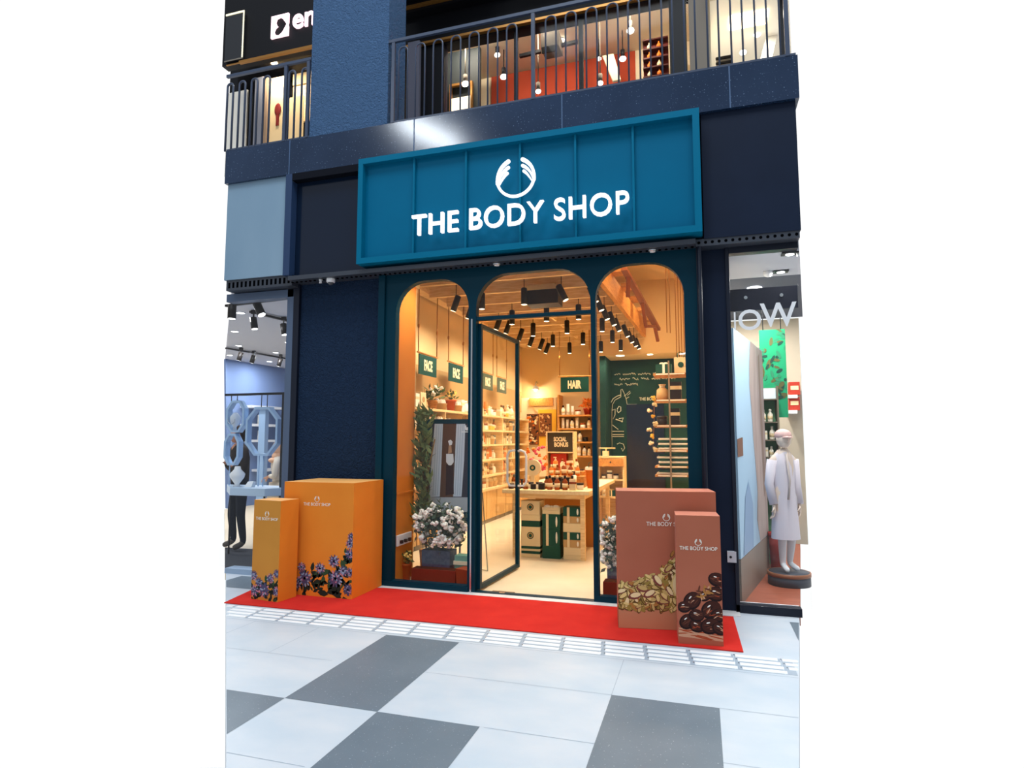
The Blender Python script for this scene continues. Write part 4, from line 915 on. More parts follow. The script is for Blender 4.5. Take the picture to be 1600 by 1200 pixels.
collage('photo_poster', 843, 646, 862, 682, 8.03, 'dark photograph of a statue like shape on the yellow board', 2, [GM[8], GM[10], GM[8], GM[3], GM[8]])
m = MB(); a = at(836, 681, 'y', 8.06); b = at(853, 697, 'y', 8.06); m.prism([(a.x, a.z), (b.x, a.z), (b.x, b.z), (a.x+0.08, b.z), (a.x+0.05, b.z+0.08)], (0, 8.06, 0), X, Z, Y*0.06)
tag(m.build('price_card', GM[7]), 'small yellow card below the narrow nut poster', 'card')
# shelves on the back wall right
bs = thing('wall_shelving', 'open wood shelving on the back wall under the HAIR sign', 'shelving', (at(900, 690, 'y', 7.9).x, 7.95, 0))
a = at(871, 620, 'y', 7.75); b = at(926, 620, 'y', 7.75); zr = [at(900, p, 'y', 7.75).z for p in (648, 669, 690, 712, 735)]
for z_ in zr: m = MB(); m.box(a.x, b.x, 7.75, 8.19, z_-0.035, z_); m.build('shelf', M_wood2, bs)
for x_ in (a.x, b.x-0.03): m = MB(); m.box(x_, x_+0.03, 7.76, 8.19, 0, a.z+0.05); m.build('upright', M_wood2, bs)
BK = [('bottle', 'white', 'black'), ('pump bottle', 'white', 'cream'), ('jar', 'black', 'black'), ('jar', 'white', 'amber'), ('bottle', 'cream', 'black'), ('bottle', 'black', 'cream'), ('tube', 'white', 'white')]
for i, z_ in enumerate(zr[:4]):
    fill_row(a.x+0.05, b.x-0.28 if i == 0 else b.x-0.03, z_, 7.88, f'on the {ordn[i]} shelf', 'under the HAIR sign', BK, rot=0, axis='x', sc=(1.1, 1.45))
pot_plant((b.x-0.15, 7.9, zr[0]+0.001), 0.10, 0.15, 'potted_plant', 'red pot with orange leaves on the shelf under the HAIR sign', 'plant', 9, None, 30, rl=0.15, leafm=GM[5], potm=GM[11])

# --- the product table
tb = thing('display_table', 'pale wooden product table standing in the middle of the shop', 'table', (-2.0, 3.1, 0))
m = MB(); m.box(-2.62, -1.42, 1.83, 4.35, 0.865, 0.915); m.build('tabletop', mat('light_table_wood', (244, 222, 176), 0.5, 0.2, noise=(4, (234, 206, 156), (8, 1, 8))), tb, bevel=0.004)
m = MB(); m.box(-2.50, -1.50, 1.93, 4.25, 0.80, 0.865); m.build('apron', M_wood, tb)
for x_, y_ in ((-2.50, 1.93), (-1.56, 1.93), (-2.50, 4.19), (-1.56, 4.19)): m = MB(); m.box(x_, x_+0.06, y_, y_+0.06, 0, 0.80); m.build('leg', M_wood, tb)
m = MB(); m.box(-2.46, -1.52, 3.0, 3.03, 0, 0.80); m.build('back_board', mat('table_back_wood', (180, 120, 62), 0.6, 0.2), tb)
rowsT = [(1.97, 'front row', [('bottle', 'amber', 'black'), ('jar', 'amber', 'cream'), ('carton', 'cream', 'amber'), ('bottle', 'amber', 'cream'), ('bottle', 'amber', 'black'), ('jar', 'black', 'black')]),
         (2.12, 'second row', [('jar', 'amber', 'black'), ('bottle', 'amber', 'black'), ('jar', 'white', 'black'), ('pouch', 'black', 'black')]),
         (2.34, 'third row', [('pouch', 'black', 'black'), ('jar', 'cream', 'black'), ('pump bottle', 'white', 'black'), ('gift set', 'black', 'cream')]),
         (2.56, 'fourth row', [('bottle', 'amber', 'amber'), ('bottle', 'orange', 'cream'), ('pump bottle', 'amber', 'cream')]),
         (2.74, 'fifth row', [('bottle', 'amber', 'cream'), ('bottle', 'cream', 'amber'), ('pump bottle', 'orange', 'cream'), ('carton', 'cream', 'orange')])]
rise = 0.0
st_ = thing('table_riser', 'low stepped wooden riser holding the back rows of the product table', 'riser', (-2.0, 2.8, 0.915))
for k_ in range(3): m = MB(); m.box(-2.16, -1.60, 2.24+0.22*k_, 2.24+0.22*(k_+1), 0.916, 0.96+0.06*k_+(0.05 if k_ else 0)); m.build('step', M_wood2, st_)
for i, (y_, rn, ks) in enumerate(rowsT):
    zz = 0.916 if i < 2 else (0.961 if i == 2 else (1.071 if i == 3 else 1.131))
    if i == 4: y_ = 2.80
    fill_row(-2.58 if i < 2 else -2.14, -1.50 if i < 2 else -1.62, zz, y_, f'in the {rn}', 'on the product table', ks, rot=0, axis='x', sc=(0.85, 1.05), gap=0.005, group=f'goods in the {rn} of the table')
a = at(834, 731, 'y', 2.35)
m = MB(); m.cyl((a.x-0.02, 2.36, a.z), (a.x-0.02, 2.42, a.z), 0.118, n=24); m.mi(1).cyl((a.x-0.02, 2.355, a.z), (a.x-0.02, 2.36, a.z), 0.042, n=20); m.mi(2).cyl((a.x-0.02, 2.353, a.z), (a.x-0.02, 2.356, a.z), 0.02, n=16); m.mi(0).box(a.x-0.05, a.x+0.01, 2.365, 2.415, 0.916, a.z-0.1)
tag(m.build('round_gift_box', [GM[1], GM[4], GM[10]]), 'round cream gift box with a dark round emblem standing on the table', 'gift box')
rnd2 = random.Random(4); q = at(836, 712, 'y', 3.2)
fl2 = thing('flower_bunch', 'pink and red flower bunch on the table behind the round gift box', 'flowers', (q.x, 3.25, 0.916))
m = MB(); m.lathe((q.x, 3.25, 0.916), [(0.05, 0), (0.06, 0.25), (0.05, 0.26)], 12); m.build('vase', GM[1], fl2)
m = MB(); [blossom(m, (q.x+rnd2.uniform(-0.12, 0.14), 3.25+rnd2.uniform(-0.05, 0.05), q.z+rnd2.uniform(-0.22, 0.16)), 0.04, rnd2) for i in range(14)]; m.build('blossoms', GM[6], fl2)
m = MB(); [blossom(m, (q.x+rnd2.uniform(-0.16, 0.2), 3.27+rnd2.uniform(-0.05, 0.05), q.z+rnd2.uniform(-0.3, 0.1)), 0.035, rnd2) for i in range(14)]; m.build('blossoms', GM[5], fl2)
a = at(917, 730, 'y', 2.3); m = MB(); m.box(-1.53, -1.44, 2.2, 2.45, 0.916, a.z); m.build('x', GM[5]) if False else None
m = MB(); m.lathe((-1.50, 2.42, 0.916), [(0.045, 0), (0.075, 0.24), (0.08, 0.25), (0.06, 0.25)], 14); tag(m.build('orange_bucket', GM[5]), 'orange bucket at the right corner of the product table', 'bucket')
# framed board and red case standing behind the goods
fb = thing('display_case', 'open display case with a two line lettered board behind the table goods', 'display case', (at(875, 700, 'y', 3.6).x, 3.6, 0.916))
a = at(853, 674, 'y', 3.5); b = at(897, 722, 'y', 3.5); c_ = at(875, 706, 'y', 3.5)
m = MB(); m.box(a.x, b.x, 3.5, 3.75, a.z-0.02, a.z); m.box(a.x, a.x+0.02, 3.5, 3.75, 0.916, a.z-0.02); m.box(b.x-0.02, b.x, 3.5, 3.75, 0.916, a.z-0.02); m.box(a.x+0.02, b.x-0.02, 3.5, 3.75, c_.z-0.02, c_.z); m.box(a.x+.02, b.x-.02, 3.74, 3.75, 0.916, a.z-0.02); m.build('case', M_wood, fb)
m = MB(); m.box(a.x+0.02, b.x-0.02, 3.54, 3.56, c_.z, a.z-0.02); m.build('board', mat('board_dark', (70, 62, 50), 0.6, 0.2), fb)
m = MB(); ww = (b.x-a.x); m.text('SOCIAL', (a.x+ww*0.26, 3.54, c_.z+(a.z-c_.z)*0.50), X, Z, ww*0.46, 0.075, 0.004, bold=0.04); m.text('BONUS', (a.x+ww*0.28, 3.54, c_.z+(a.z-c_.z)*0.24), X, Z, ww*0.5, 0.075, 0.004, bold=0.04); m.build('lettering', GM[1], fb)
m = MB(); m.box(a.x+0.06, b.x-0.14, 3.56, 3.72, b.z-0.05, c_.z-0.03); m.box(a.x+0.10, b.x-0.18, 3.58, 3.7, 0.916, b.z-0.05); tag(m.build('red_box', GM[11]), 'red box standing inside the lower part of the display case', 'box')
fill_row(-1.9, -1.5, 0.916, 3.25, 'in the back row', 'by the table right edge', [('jar', 'white', 'black'), ('bottle', 'white', 'black'), ('gift bag', 'white', 'green'), ('carton', 'black', 'white')], rot=0, axis='x', sc=(1.2, 1.6))
# gift stacks on the floor under the table front
gs = thing
STK = [(-2.255, 0.135, [('c', .05), ('g', .035), ('c', .03), ('g', .035), ('c*', .26), ('g', .08), ('c', .08), ('c*', .19)], 'left'),
       (-1.965, 0.125, [('g', .17), ('g|', .22), ('g|', .20), ('c', .05), ('c~', .04)], 'middle'),
       (-1.675, 0.125, [('c', .06), ('c', .10), ('k|', .10), ('g|', .10), ('c', .12), ('k|', .09), ('g|', .12)], 'right')]
for sx_, hw, items, nm in STK:
    z_ = 0.001
    nI = len(items)
    for i, (k, h_) in enumerate(items):
        col_ = {'c': GM[1], 'g': GM[4], 'k': GM[10]}[k[0]]; w_ = hw-0.004*(i % 2)
        y0 = 1.75 if False else 1.95
        root = thing('gift_box', f'{dict(c="cream", g="dark green", k="kraft brown")[k[0]]} gift box, {ORD[i]} from the floor in the {nm} stack under the table', 'gift box', (sx_, 2.08, z_), 'stacked gift boxes under the table')
        m = MB(); m.box(sx_-w_, sx_+w_, y0+0.01, y0+0.01+2*w_, z_, z_+h_-0.002); m.build('box', col_, root, bevel=0.004)
        if '*' in k:
            m = MB(); cz = z_+h_*0.55; m.cyl((sx_, y0+0.008, cz), (sx_, y0+0.0095, cz), 0.047, n=20); m.mi(1).cyl((sx_, y0+0.006, cz), (sx_, y0+0.008, cz), 0.036, n=20); m.mi(0).cyl((sx_, y0+0.004, cz), (sx_, y0+0.006, cz), 0.024, n=16); m.build('emblem', [GM[4], GM[10]], root)
        if '|' in k:
            m = MB(); m.box(sx_-0.07, sx_-0.035, y0+0.004, y0+0.009, z_, z_+h_-0.002); m.build('ribbon', GM[1], root)
            m = MB(); m.ell((sx_+0.075, y0+0.004, z_+h_*0.5), (0.014, 0.006, h_*0.35), 8, 6); m.build('tassel', GM[0], root)
        if '~' in k:
            m = MB(); m.ell((sx_-0.06, y0+0.05, z_+h_), (0.05, 0.03, 0.03), 10, 6); m.ell((sx_+0.06, y0+0.05, z_+h_), (0.05, 0.03, 0.03), 10, 6); m.ell((sx_, y0+0.05, z_+h_), (0.02, 0.02, 0.02), 8, 6); m.build('bow', GM[0], root)
        z_ += h_

# --- chalkboard wall drawings, text strokes, door and wood cabinet
cb = MB(); yb = 8.186
def chalk(pts, w=0.018, y_=None):
    cb.tube([Vector((at(x_, y2, 'y', yb).x, yb, at(x_, y2, 'y', yb).z)) for x_, y2 in pts], w/2, 5)
rnd = random.Random(14)
for (x0, x1, yy, a_) in ((960, 1046, 585, -0.02), (968, 1044, 592.5, -0.02), (960, 997, 601, -0.03)):
    x_ = x0
    while x_ < x1:
        n_ = rnd.randint(3, 6); pts = []
        for j in range(n_*3): pts.append((x_+j*1.15, yy+a_*(x_-x0)+rnd.uniform(-2.0, 1.8)))
        chalk(pts, 0.016); x_ += n_*3*1.15+3
chalk([(953, 640), (953, 700)], 0.02); chalk([(953, 640), (954, 630), (958, 623), (964, 619), (970, 617)], 0.02)
chalk([(956, 642), (956, 700)], 0.014); chalk([(956, 642), (957, 632), (961, 625), (970, 620)], 0.014)
chalk([(970, 620), (970, 609), (972, 608), (975, 614), (978, 622)], 0.014); chalk([(975, 619), (979, 616), (984, 611), (985, 614), (980, 618)], 0.012); chalk([(978, 622), (980, 632), (995, 632)], 0.016); chalk([(978, 623), (983, 620)], 0.012)
chalk([(964, 640), (967, 635), (970, 636), (970, 642), (966, 645), (964, 641)], 0.02); chalk([(957, 641), (961, 639), (961, 648), (958, 655)], 0.018); chalk([(962, 655), (973, 659)], 0.026); chalk([(967, 654), (974, 653), (971, 660)], 0.018); chalk([(957, 664), (962, 668), (966, 671)], 0.016)
for yy in (674, 679, 682): chalk([(957, yy), (975, yy)], 0.014)
chalk([(964, 694), (968, 692), (974, 694), (976, 700), (973, 705), (971, 700)], 0.016)
for i, yy in enumerate(range(588, 700, 16)): chalk([(937, yy+6), (940, yy), (944, yy+1), (941, yy+9), (945, yy+12)], 0.022)
q = at(999, 626, 'y', yb); cb.text('THE BODY SHOP', (q.x, yb, q.z), X, Z, 0.62, 0.075, 0.003, bold=0.01)
tag(cb.build('chalk_drawing', M_chalk, recalc=False), 'chalk lettering and plant drawings on the green chalkboard wall', 'drawing')
a = at(979, 632, 'y', 8.17); b = at(1030, 632, 'y', 8.17)
m = MB(); m.box(a.x, b.x+0.1, 8.15, 8.2, 0, a.z); struct('door_1', m, mat('dark_navy_door', (10, 20, 38), 0.2, 0.4))
m = MB(); m.box(at(944, 640, 'y', 7.9).x, at(949, 640, 'y', 7.9).x, 7.7, 7.72, 0.8, at(944, 634, 'y', 7.7).z); tag(m.build('narrow_opening_panel', M_void), 'narrow dark upright panel beside the green pier', 'panel')
dc = thing('drawer_cabinet', 'small wooden drawer cabinet with a glass front in front of the chalkboard', 'cabinet', (-1.5, 4.6, 0))
a = at(933, 713, 'y', 4.5); b = at(975, 713, 'y', 4.5)
m = MB(); m.box(a.x, b.x, 4.5, 4.85, a.z-0.03, a.z); m.box(a.x, a.x+0.03, 4.5, 4.85, 0, a.z-.03); m.box(b.x-0.03, b.x, 4.5, 4.85, 0, a.z-.03); m.box(a.x+.03, b.x-.03, 4.8, 4.85, 0, a.z-0.03); m.box(a.x+.03, b.x-.03, 4.51, 4.8, a.z-0.42, a.z-0.39); m.box(a.x+.03, b.x-.03, 4.51, 4.8, a.z-0.72, a.z-0.69); m.build('body', M_wood, dc)
m = MB(); m.box(a.x+.01, b.x-.01, 4.48, 4.5, a.z-0.17, a.z-0.04); d_ = m.build('drawer', M_wood2, dc); mm_ = MB(); mm_.ell(((a.x+b.x)/2, 4.47, a.z-0.1), 0.015, 8, 6); mm_.build('knob', M_black, d_)
fill_row(a.x+0.05, b.x-0.04, a.z-0.39, 4.62, 'on the middle shelf', 'of the drawer cabinet', [('jar', 'white', 'black'), ('carton', 'white', 'black')], rot=0, axis='x', sc=(0.8, 1.0))
fill_row(a.x+0.05, b.x-0.04, a.z-0.69, 4.62, 'on the lower shelf', 'of the drawer cabinet', [('bottle', 'white', 'black'), ('gift set', 'green', 'cream')], rot=0, axis='x', sc=(0.9, 1.0))
m = MB(); m.box(a.x+0.08, a.x+0.18, 4.6, 4.7, a.z+0.001, a.z+0.09); m.mi(1).box(a.x-0.02, b.x-0.18, 4.65, 4.75, a.z+0.13, a.z+0.15); m.box(a.x+0.12, a.x+0.14, 4.66, 4.7, a.z+0.09, a.z+0.13)
tag(m.build('till_stand', [GM[1], M_wood]), 'little cream box with a wooden tray on the drawer cabinet', 'box')

# right shelf stack seen through the right window
rs = thing('shelf_rack', 'narrow rack of wood shelves close behind the right window', 'shelving', (-0.35, 3.1, 0))
lev = [at(1042, p, 'y', 2.8).z for p in (583, 624, 664, 703, 728, 742)]
for i, z_ in enumerate(lev): m = MB(); m.box(-0.64, -0.06, 2.8, 3.25, z_-0.03, z_); m.mi(1).box(-0.60, -0.20, 2.797, 2.80, z_-0.022, z_-0.004); m.build('shelf', [M_wood2, GM[0]], rs)
for x_ in (-0.43, -0.08): m = MB(); m.box(x_, x_+0.022, 2.79, 2.812, 0, lev[0]+0.18) if x_ < -0.2 else m.box(x_, x_+0.022, 3.2, 3.25, 0, lev[0]+0.1); m.build('upright', mat('taupe_post', (150, 128, 104), 0.5, 0.3), rs)
RK = [('gift bag', 'cream', 'green'), ('basket', 'kraft', 'orange'), ('gift set', 'green', 'white'), ('jar', 'black', 'black'), ('carton', 'black', 'cream'), ('pouch', 'kraft', 'white'), ('gift set', 'white', 'green')]
for i, z_ in enumerate(lev):
    hh = (lev[i-1]-z_-0.03) if i else 0.3
    s_ = min(1.75, max(0.4, hh/0.2))
    if i in (3, 4, 5):
        n_t = int((hh-0.015)/0.036)
        for t_ in range(max(1, min(n_t, 5))):
            sk = rnd.uniform(-0.02, 0.02); m = MB(); m.box(-0.60+sk, -0.16+sk, 2.83, 3.15, z_+0.001+0.034*t_, z_+0.033+0.034*t_); tag(m.build('folded_towel', GM[0] if (t_+i) % 2 else GM[4], bevel=0.01), f'{"white" if (t_+i) % 2 else "dark green"} folded towel, {ORD[t_]} from the bottom on the {ordn[i] if i < 5 else "lowest"} level of the right rack', 'towel', 'folded towels on the right rack')
        continue
    fill_row(-0.62, -0.10, z_, 2.93, f'on the {ordn[i]} level' if i < 5 else 'on the lowest level', 'of the right rack', RK if i < 4 else [('gift set', 'green', 'white'), ('gift set', 'white', 'green')], rot=0, axis='x', sc=(s_*0.9, s_), gap=0.0)

rnd = random.Random(17)
pf_ = thing('paper_flower_garland', 'hanging garland of cream paper flowers left of the right rack', 'garland', (at(1022, 630, 'y', 2.75).x, 2.75, at(1022, 700, 'y', 2.75).z))
gp0 = at(1022, 622, 'y', 2.68); gp1 = at(1020, 702, 'y', 2.68); m = MB(); m.tube([Vector((-0.63, 2.79, gp0.z+0.02)), gp0+Y*0.02, gp0, (gp0+gp1)/2+X*0.01, gp1], 0.004, 5); m.build('string', MATS['rope'], pf_)
for i in range(9):
    t_ = i/8; q = gp0*(1-t_)+gp1*t_+Vector((rnd.uniform(-0.06, 0.03), 0, 0)); m = MB(); blossom(m, q, 0.042, rnd); m.build('paper_flower', GM[1] if i % 3 else GM[7], pf_)
# ================================================================== FIGURES
def skin_body(joints, bones, root_joint, sub=1):
    # joints: name -> ((x, y, z), radius or (rx, ry)); bones: (a, b, material index)
    names = list(joints); names.remove(root_joint); names = [root_joint]+names; idx = {n: i for i, n in enumerate(names)}
    me = bpy.data.meshes.new('sk'); me.from_pydata([joints[n][0] for n in names], [(idx[a], idx[b]) for a, b, _ in bones], [])
    ob = bpy.data.objects.new('sk', me); COL.objects.link(ob)
    md = ob.modifiers.new('skin', 'SKIN'); md.use_smooth_shade = True
    if not me.skin_vertices: me.skin_vertices.new()
    lay = me.skin_vertices[0].data
    for n in names:
        r = joints[n][1]; lay[idx[n]].radius = (r, r) if not hasattr(r, '__len__') else r
    lay[0].use_root = True
    s_ = ob.modifiers.new('sub', 'SUBSURF'); s_.levels = sub; s_.render_levels = sub
    dg = bpy.context.evaluated_depsgraph_get(); dg.update(); m2 = bpy.data.meshes.new_from_object(ob.evaluated_get(dg))
    vs = [v.co.copy() for v in m2.vertices]; fs = []
    for p in m2.polygons:
        c = p.center; best = None
        for a, b, k in bones:
            A = Vector(joints[a][0]); B = Vector(joints[b][0]); t = max(0, min(1, (c-A).dot(B-A)/max((B-A).length_squared, 1e-9))); d = (c-(A+(B-A)*t)).length
            if best is None or d < best[0]: best = (d, k)
        fs.append((tuple(p.vertices), best[1]))
    bpy.data.objects.remove(ob); bpy.data.meshes.remove(m2); bpy.data.meshes.remove(me)
    return vs, fs
def head_shape(mb, c, r, face, k_skin, k_dark):
    # skull, jaw, nose, ears, eyes, mouth; face = unit vector the face looks along
    c = Vector(c); face = Vector(face).normalized(); side = face.cross(Z).normalized()
    mb.mi(k_skin); mb.ell(c, (r*0.80, r*0.80, r), 16, 12); mb.ell(c-Z*r*0.45+face*r*0.22, (r*0.55, r*0.55, r*0.55), 12, 8)
    mb.hexa([c+face*r*0.75+side*r*0.13-Z*r*0.28, c+face*r*1.0+side*r*0.1-Z*r*0.25, c+face*r*1.0-side*r*0.1-Z*r*0.25, c+face*r*0.75-side*r*0.13-Z*r*0.28],
            [c+face*r*0.72+side*r*0.05+Z*r*0.1, c+face*r*0.80+side*r*0.03+Z*r*0.1, c+face*r*0.80-side*r*0.03+Z*r*0.1, c+face*r*0.72-side*r*0.05+Z*r*0.1])
    for s_ in (-1, 1):
        mb.mi(k_skin); mb.ell(c+side*s_*r*0.80, (r*0.12, r*0.12, r*0.24), 8, 6)
        mb.mi(k_dark); mb.ell(c+face*r*0.74+side*s_*r*0.30+Z*r*0.04, (r*0.07, r*0.07, r*0.045), 8, 5)
    mb.ell(c+face*r*0.77-Z*r*0.46, (r*0.16, r*0.16, r*0.03), 8, 5)
def hand(mb, w, d, r=0.009, k=0, palm=(0.04, 0.02, 0.05), curl=0.5, thumb_side=1):
    # palm at the wrist w, pointing along d, five unequal bent fingers
    w = Vector(w); d = Vector(d).normalized(); s_, n = rot_rows(d); mb.mi(k)
    mb.hexa([w-s_*0.028-n*0.014, w+s_*0.028-n*0.014, w+s_*0.028+n*0.014, w-s_*0.028+n*0.014], [w+d*0.09-s_*0.04-n*0.012, w+d*0.09+s_*0.04-n*0.012, w+d*0.09+s_*0.04+n*0.012, w+d*0.09-s_*0.04+n*0.012])
    for i, ln in enumerate((0.070, 0.080, 0.074, 0.058)):
        b = w+d*0.088+s_*(0.03-0.02*i); a1 = b+d*ln*0.5+n*curl*0.01; a2 = a1+(d*(1-curl)+n*curl).normalized()*ln*0.35; a3 = a2+(d*(0.6-curl*0.6)+n*(0.4+curl)).normalized()*ln*0.3
        mb.tube([b, a1, a2, a3], [r, r*0.95, r*0.9, r*0.7], 7)
    b = w+d*0.03+s_*0.03*thumb_side; mb.tube([b, b+(d*0.5+s_*thumb_side*0.7+n*0.3)*0.035, b+(d*0.8+s_*thumb_side*0.5+n*0.5)*0.062], [r*1.2, r*1.1, r*0.8], 7)

M_skin = mat('skin_tan', (190, 130, 100), 0.6, 0.2); M_skinl = mat('skin_light', (226, 172, 140), 0.6, 0.2)
M_jack = mat('dark_brown_jacket', (46, 38, 36), 0.7, 0.15); M_trou = mat('dark_trousers', (34, 40, 52), 0.8, 0.1); M_shoe = mat('grey_brown_shoe', (92, 84, 76), 0.6, 0.2); M_hair = mat('dark_hair', (44, 30, 26), 0.8, 0.1); M_eye = mat('eye_dark', (30, 22, 20), 0.4, 0.3)
# man in the left shop, side on, facing left; his arms reach forward to the things on the counter
q = at(372, 858, 'z', 0.0)
B = Vector((q.x-0.02, q.y, 0.0)); FW = Vector((-0.5, -0.86, 0)).normalized(); SD = FW.cross(Z).normalized()
def J(f, s_, z): return tuple(B+FW*f+SD*s_+Z*z)
jt = {'pelvis': (J(0, 0, 0.95), (0.15, 0.12)), 'waist': (J(0.0, 0, 1.10), (0.15, 0.12)), 'chest': (J(0.02, 0, 1.32), (0.18, 0.13)), 'neckb': (J(0.02, 0, 1.47), (0.08, 0.08)), 'neck': (J(0.04, 0, 1.56), (0.055, 0.055)),
      'hipL': (J(0, 0.10, 0.90), 0.10), 'kneeL': (J(0.05, 0.14, 0.50), 0.068), 'ankL': (J(0.0, 0.15, 0.10), 0.05), 'toeL': (J(0.16, 0.16, 0.045), 0.042),
      'hipR': (J(0, -0.10, 0.90), 0.10), 'kneeR': (J(0.02, -0.15, 0.50), 0.068), 'ankR': (J(-0.03, -0.17, 0.10), 0.05), 'toeR': (J(0.13, -0.18, 0.045), 0.042),
      'shL': (J(0.02, 0.20, 1.42), 0.075), 'elL': (J(0.03, 0.27, 1.13), 0.058), 'wrL': (J(0.17, 0.10, 1.24), 0.036),
      'shR': (J(0.02, -0.20, 1.42), 0.075), 'elR': (J(0.03, -0.27, 1.13), 0.058), 'wrR': (J(0.15, -0.10, 1.20), 0.036)}
bn = [('pelvis', 'waist', 0), ('waist', 'chest', 0), ('chest', 'neckb', 0), ('neckb', 'neck', 2), ('pelvis', 'hipL', 1), ('hipL', 'kneeL', 1), ('kneeL', 'ankL', 1), ('ankL', 'toeL', 3), ('pelvis', 'hipR', 1), ('hipR', 'kneeR', 1), ('kneeR', 'ankR', 1), ('ankR', 'toeR', 3),
      ('neckb', 'shL', 0), ('shL', 'elL', 0), ('elL', 'wrL', 0), ('neckb', 'shR', 0), ('shR', 'elR', 0), ('elR', 'wrR', 0)]
def make_person(name, label, cat, base, jt, bn, mats, headc, headr, face, hands, skin_k, dark_k, hand_r=0.009):
    root = thing(name, label, cat, base)
    vs, fs = skin_body(jt, bn, 'pelvis'); m = MB(); m.v = vs
    for f, k in fs: m.f.append(f); m.m.append(k); m.s.append(True)
    head_shape(m, headc, headr, face, skin_k, dark_k)
    for w_, d_ in hands: hand(m, w_, d_, hand_r, skin_k)
    m.build('body', mats, root)
    return root
hc = Vector(J(0.06, 0, 1.66))
man = make_person('person', 'person in a dark jacket and dark trousers standing behind the left shop counter', 'person', B, jt, bn, [M_jack, M_trou, M_skin, M_shoe, M_eye], hc, 0.115, FW, [(jt['wrL'][0], -SD*0.8+Z*0.6), (jt['wrR'][0], SD*0.7+Z*0.7)], 2, 4)
m = MB(); m.ell(hc-FW*0.025+Z*0.03, (0.105, 0.105, 0.115), 14, 10); m.ell(hc-FW*0.05-Z*0.03, (0.085, 0.085, 0.09), 12, 8); m.build('hair', M_hair, man)
m = MB(); c_ = B+Z*1.2
for a_, (rx_, rz_) in ((0, (0, 0)),):
    m.lathe(B+Z*0.86, [(0.165, 0), (0.17, 0.06), (0.165, 0.07)], 16)
m.build('jacket_hem', M_jack, man)
# woman in a peach headscarf
q = at(437, 735, 'y', 2.7); B = Vector((q.x, 2.7, 0)); FW = Vector((-0.9, -0.35, 0)).normalized(); SD = FW.cross(Z).normalized()
M_scarf = mat('peach_scarf', (232, 184, 150), 0.8, 0.1); M_ctop = mat('cream_top', (226, 214, 196), 0.8, 0.1); M_skirt = mat('beige_skirt', (206, 190, 166), 0.8, 0.1)
jw = {'pelvis': (J(0, 0, 0.84), (0.15, 0.12)), 'waist': (J(0, 0, 0.98), (0.13, 0.105)), 'chest': (J(0.02, 0, 1.14), (0.15, 0.12)), 'neckb': (J(0.02, 0, 1.27), (0.07, 0.07)), 'neck': (J(0.04, 0, 1.35), (0.05, 0.05)),
      'hipL': (J(0, 0.09, 0.79), 0.10), 'kneeL': (J(0.02, 0.1, 0.44), 0.065), 'ankL': (J(0, 0.1, 0.09), 0.045), 'toeL': (J(0.13, 0.11, 0.04), 0.038), 'hipR': (J(0, -0.09, 0.79), 0.10), 'kneeR': (J(0.02, -0.1, 0.44), 0.065), 'ankR': (J(0, -0.1, 0.09), 0.045), 'toeR': (J(0.13, -0.11, 0.04), 0.038),
      'shL': (J(0, 0.17, 1.22), 0.065), 'elL': (J(0.02, 0.22, 0.97), 0.05), 'wrL': (J(0.14, 0.10, 0.98), 0.032), 'shR': (J(0, -0.17, 1.22), 0.065), 'elR': (J(0.02, -0.22, 0.97), 0.05), 'wrR': (J(0.14, -0.10, 0.98), 0.032)}
bw = [(a, b, {1: 1, 2: 2, 3: 3, 0: 0}[k]) for a, b, k in bn]
hc = Vector(J(0.06, 0, 1.44))
wom = make_person('person', 'person in a peach headscarf and cream top partly behind the black frame bar', 'person', B, jw, bw, [M_ctop, M_skirt, M_skinl, M_shoe, M_eye], hc, 0.105, FW, [(jw['wrL'][0], FW-Z*0.5), (jw['wrR'][0], FW-Z*0.5)], 2, 4)
m = MB(); m.ell(hc-FW*0.03+Z*0.015, (0.105, 0.105, 0.122), 14, 10); m.ell(hc-FW*0.02-Z*0.13, (0.10, 0.10, 0.08), 14, 8); m.ell(hc-FW*0.02-Z*0.2, (0.16, 0.15, 0.06), 14, 8); m.build('headscarf', M_scarf, wom)
m = MB(); m.lathe(B+Z*0.25, [(0.24, 0), (0.17, 0.5), (0.165, 0.62)], 20); m.build('skirt', M_skirt, wom)

# ================================================================== LEFT SHOP
M_lw = mat('periwinkle_wall', (124, 146, 188), 0.8, 0.1, noise=(1, (130, 152, 192))); M_lc = mat('grey_white_ceiling', (206, 206, 212), 0.85, 0.1)
def clip_left(y): return -5.545-0.9116*y
m = MB(); m.prism([(-5.56, 0.02), (-4.66, 0.02), (-4.66, 9.2), (-10.5, 9.2), (-10.5, 5.44)], (0, 0, -0.1), X, Y, Z*0.1); struct('floor_left_shop', m, mat('sand_floor', (226, 208, 180), 0.5, 0.3))
m = MB(); m.prism([(-5.66, 0.12), (-4.7, 0.12), (-4.7, 1.35), (-6.77, 1.35)], (0, 0, 0.0), X, Y, Z*0.006); tag(m.build('floor_mat', mat('charcoal_mat', (70, 72, 78), 0.9, 0.05)), 'dark grey floor mat just inside the left shop window', 'mat')
m = MB(); m.prism([(-5.64, 0.02), (-4.66, 0.02), (-4.66, 9.2), (-10.9, 9.2), (-10.9, 5.7)], (0, 0, 3.46), X, Y, Z*0.1); struct('ceiling_left_shop', m, M_lc)
m = MB(); m.hexa([(-10.52, 5.55, 0), (-10.42, 9.2, 0), (-10.52, 9.2, 0), (-10.62, 5.6, 0)], [(-10.52, 5.3, 3.46), (-10.42, 9.2, 3.46), (-10.52, 9.2, 3.46), (-10.62, 5.36, 3.46)]); struct('wall_left_shop_far', m, M_lw)
m = MB(); m.box(-10.5, -4.66, 9.1, 9.2, 0, 3.46); struct('wall_left_shop_back', m, M_lw)
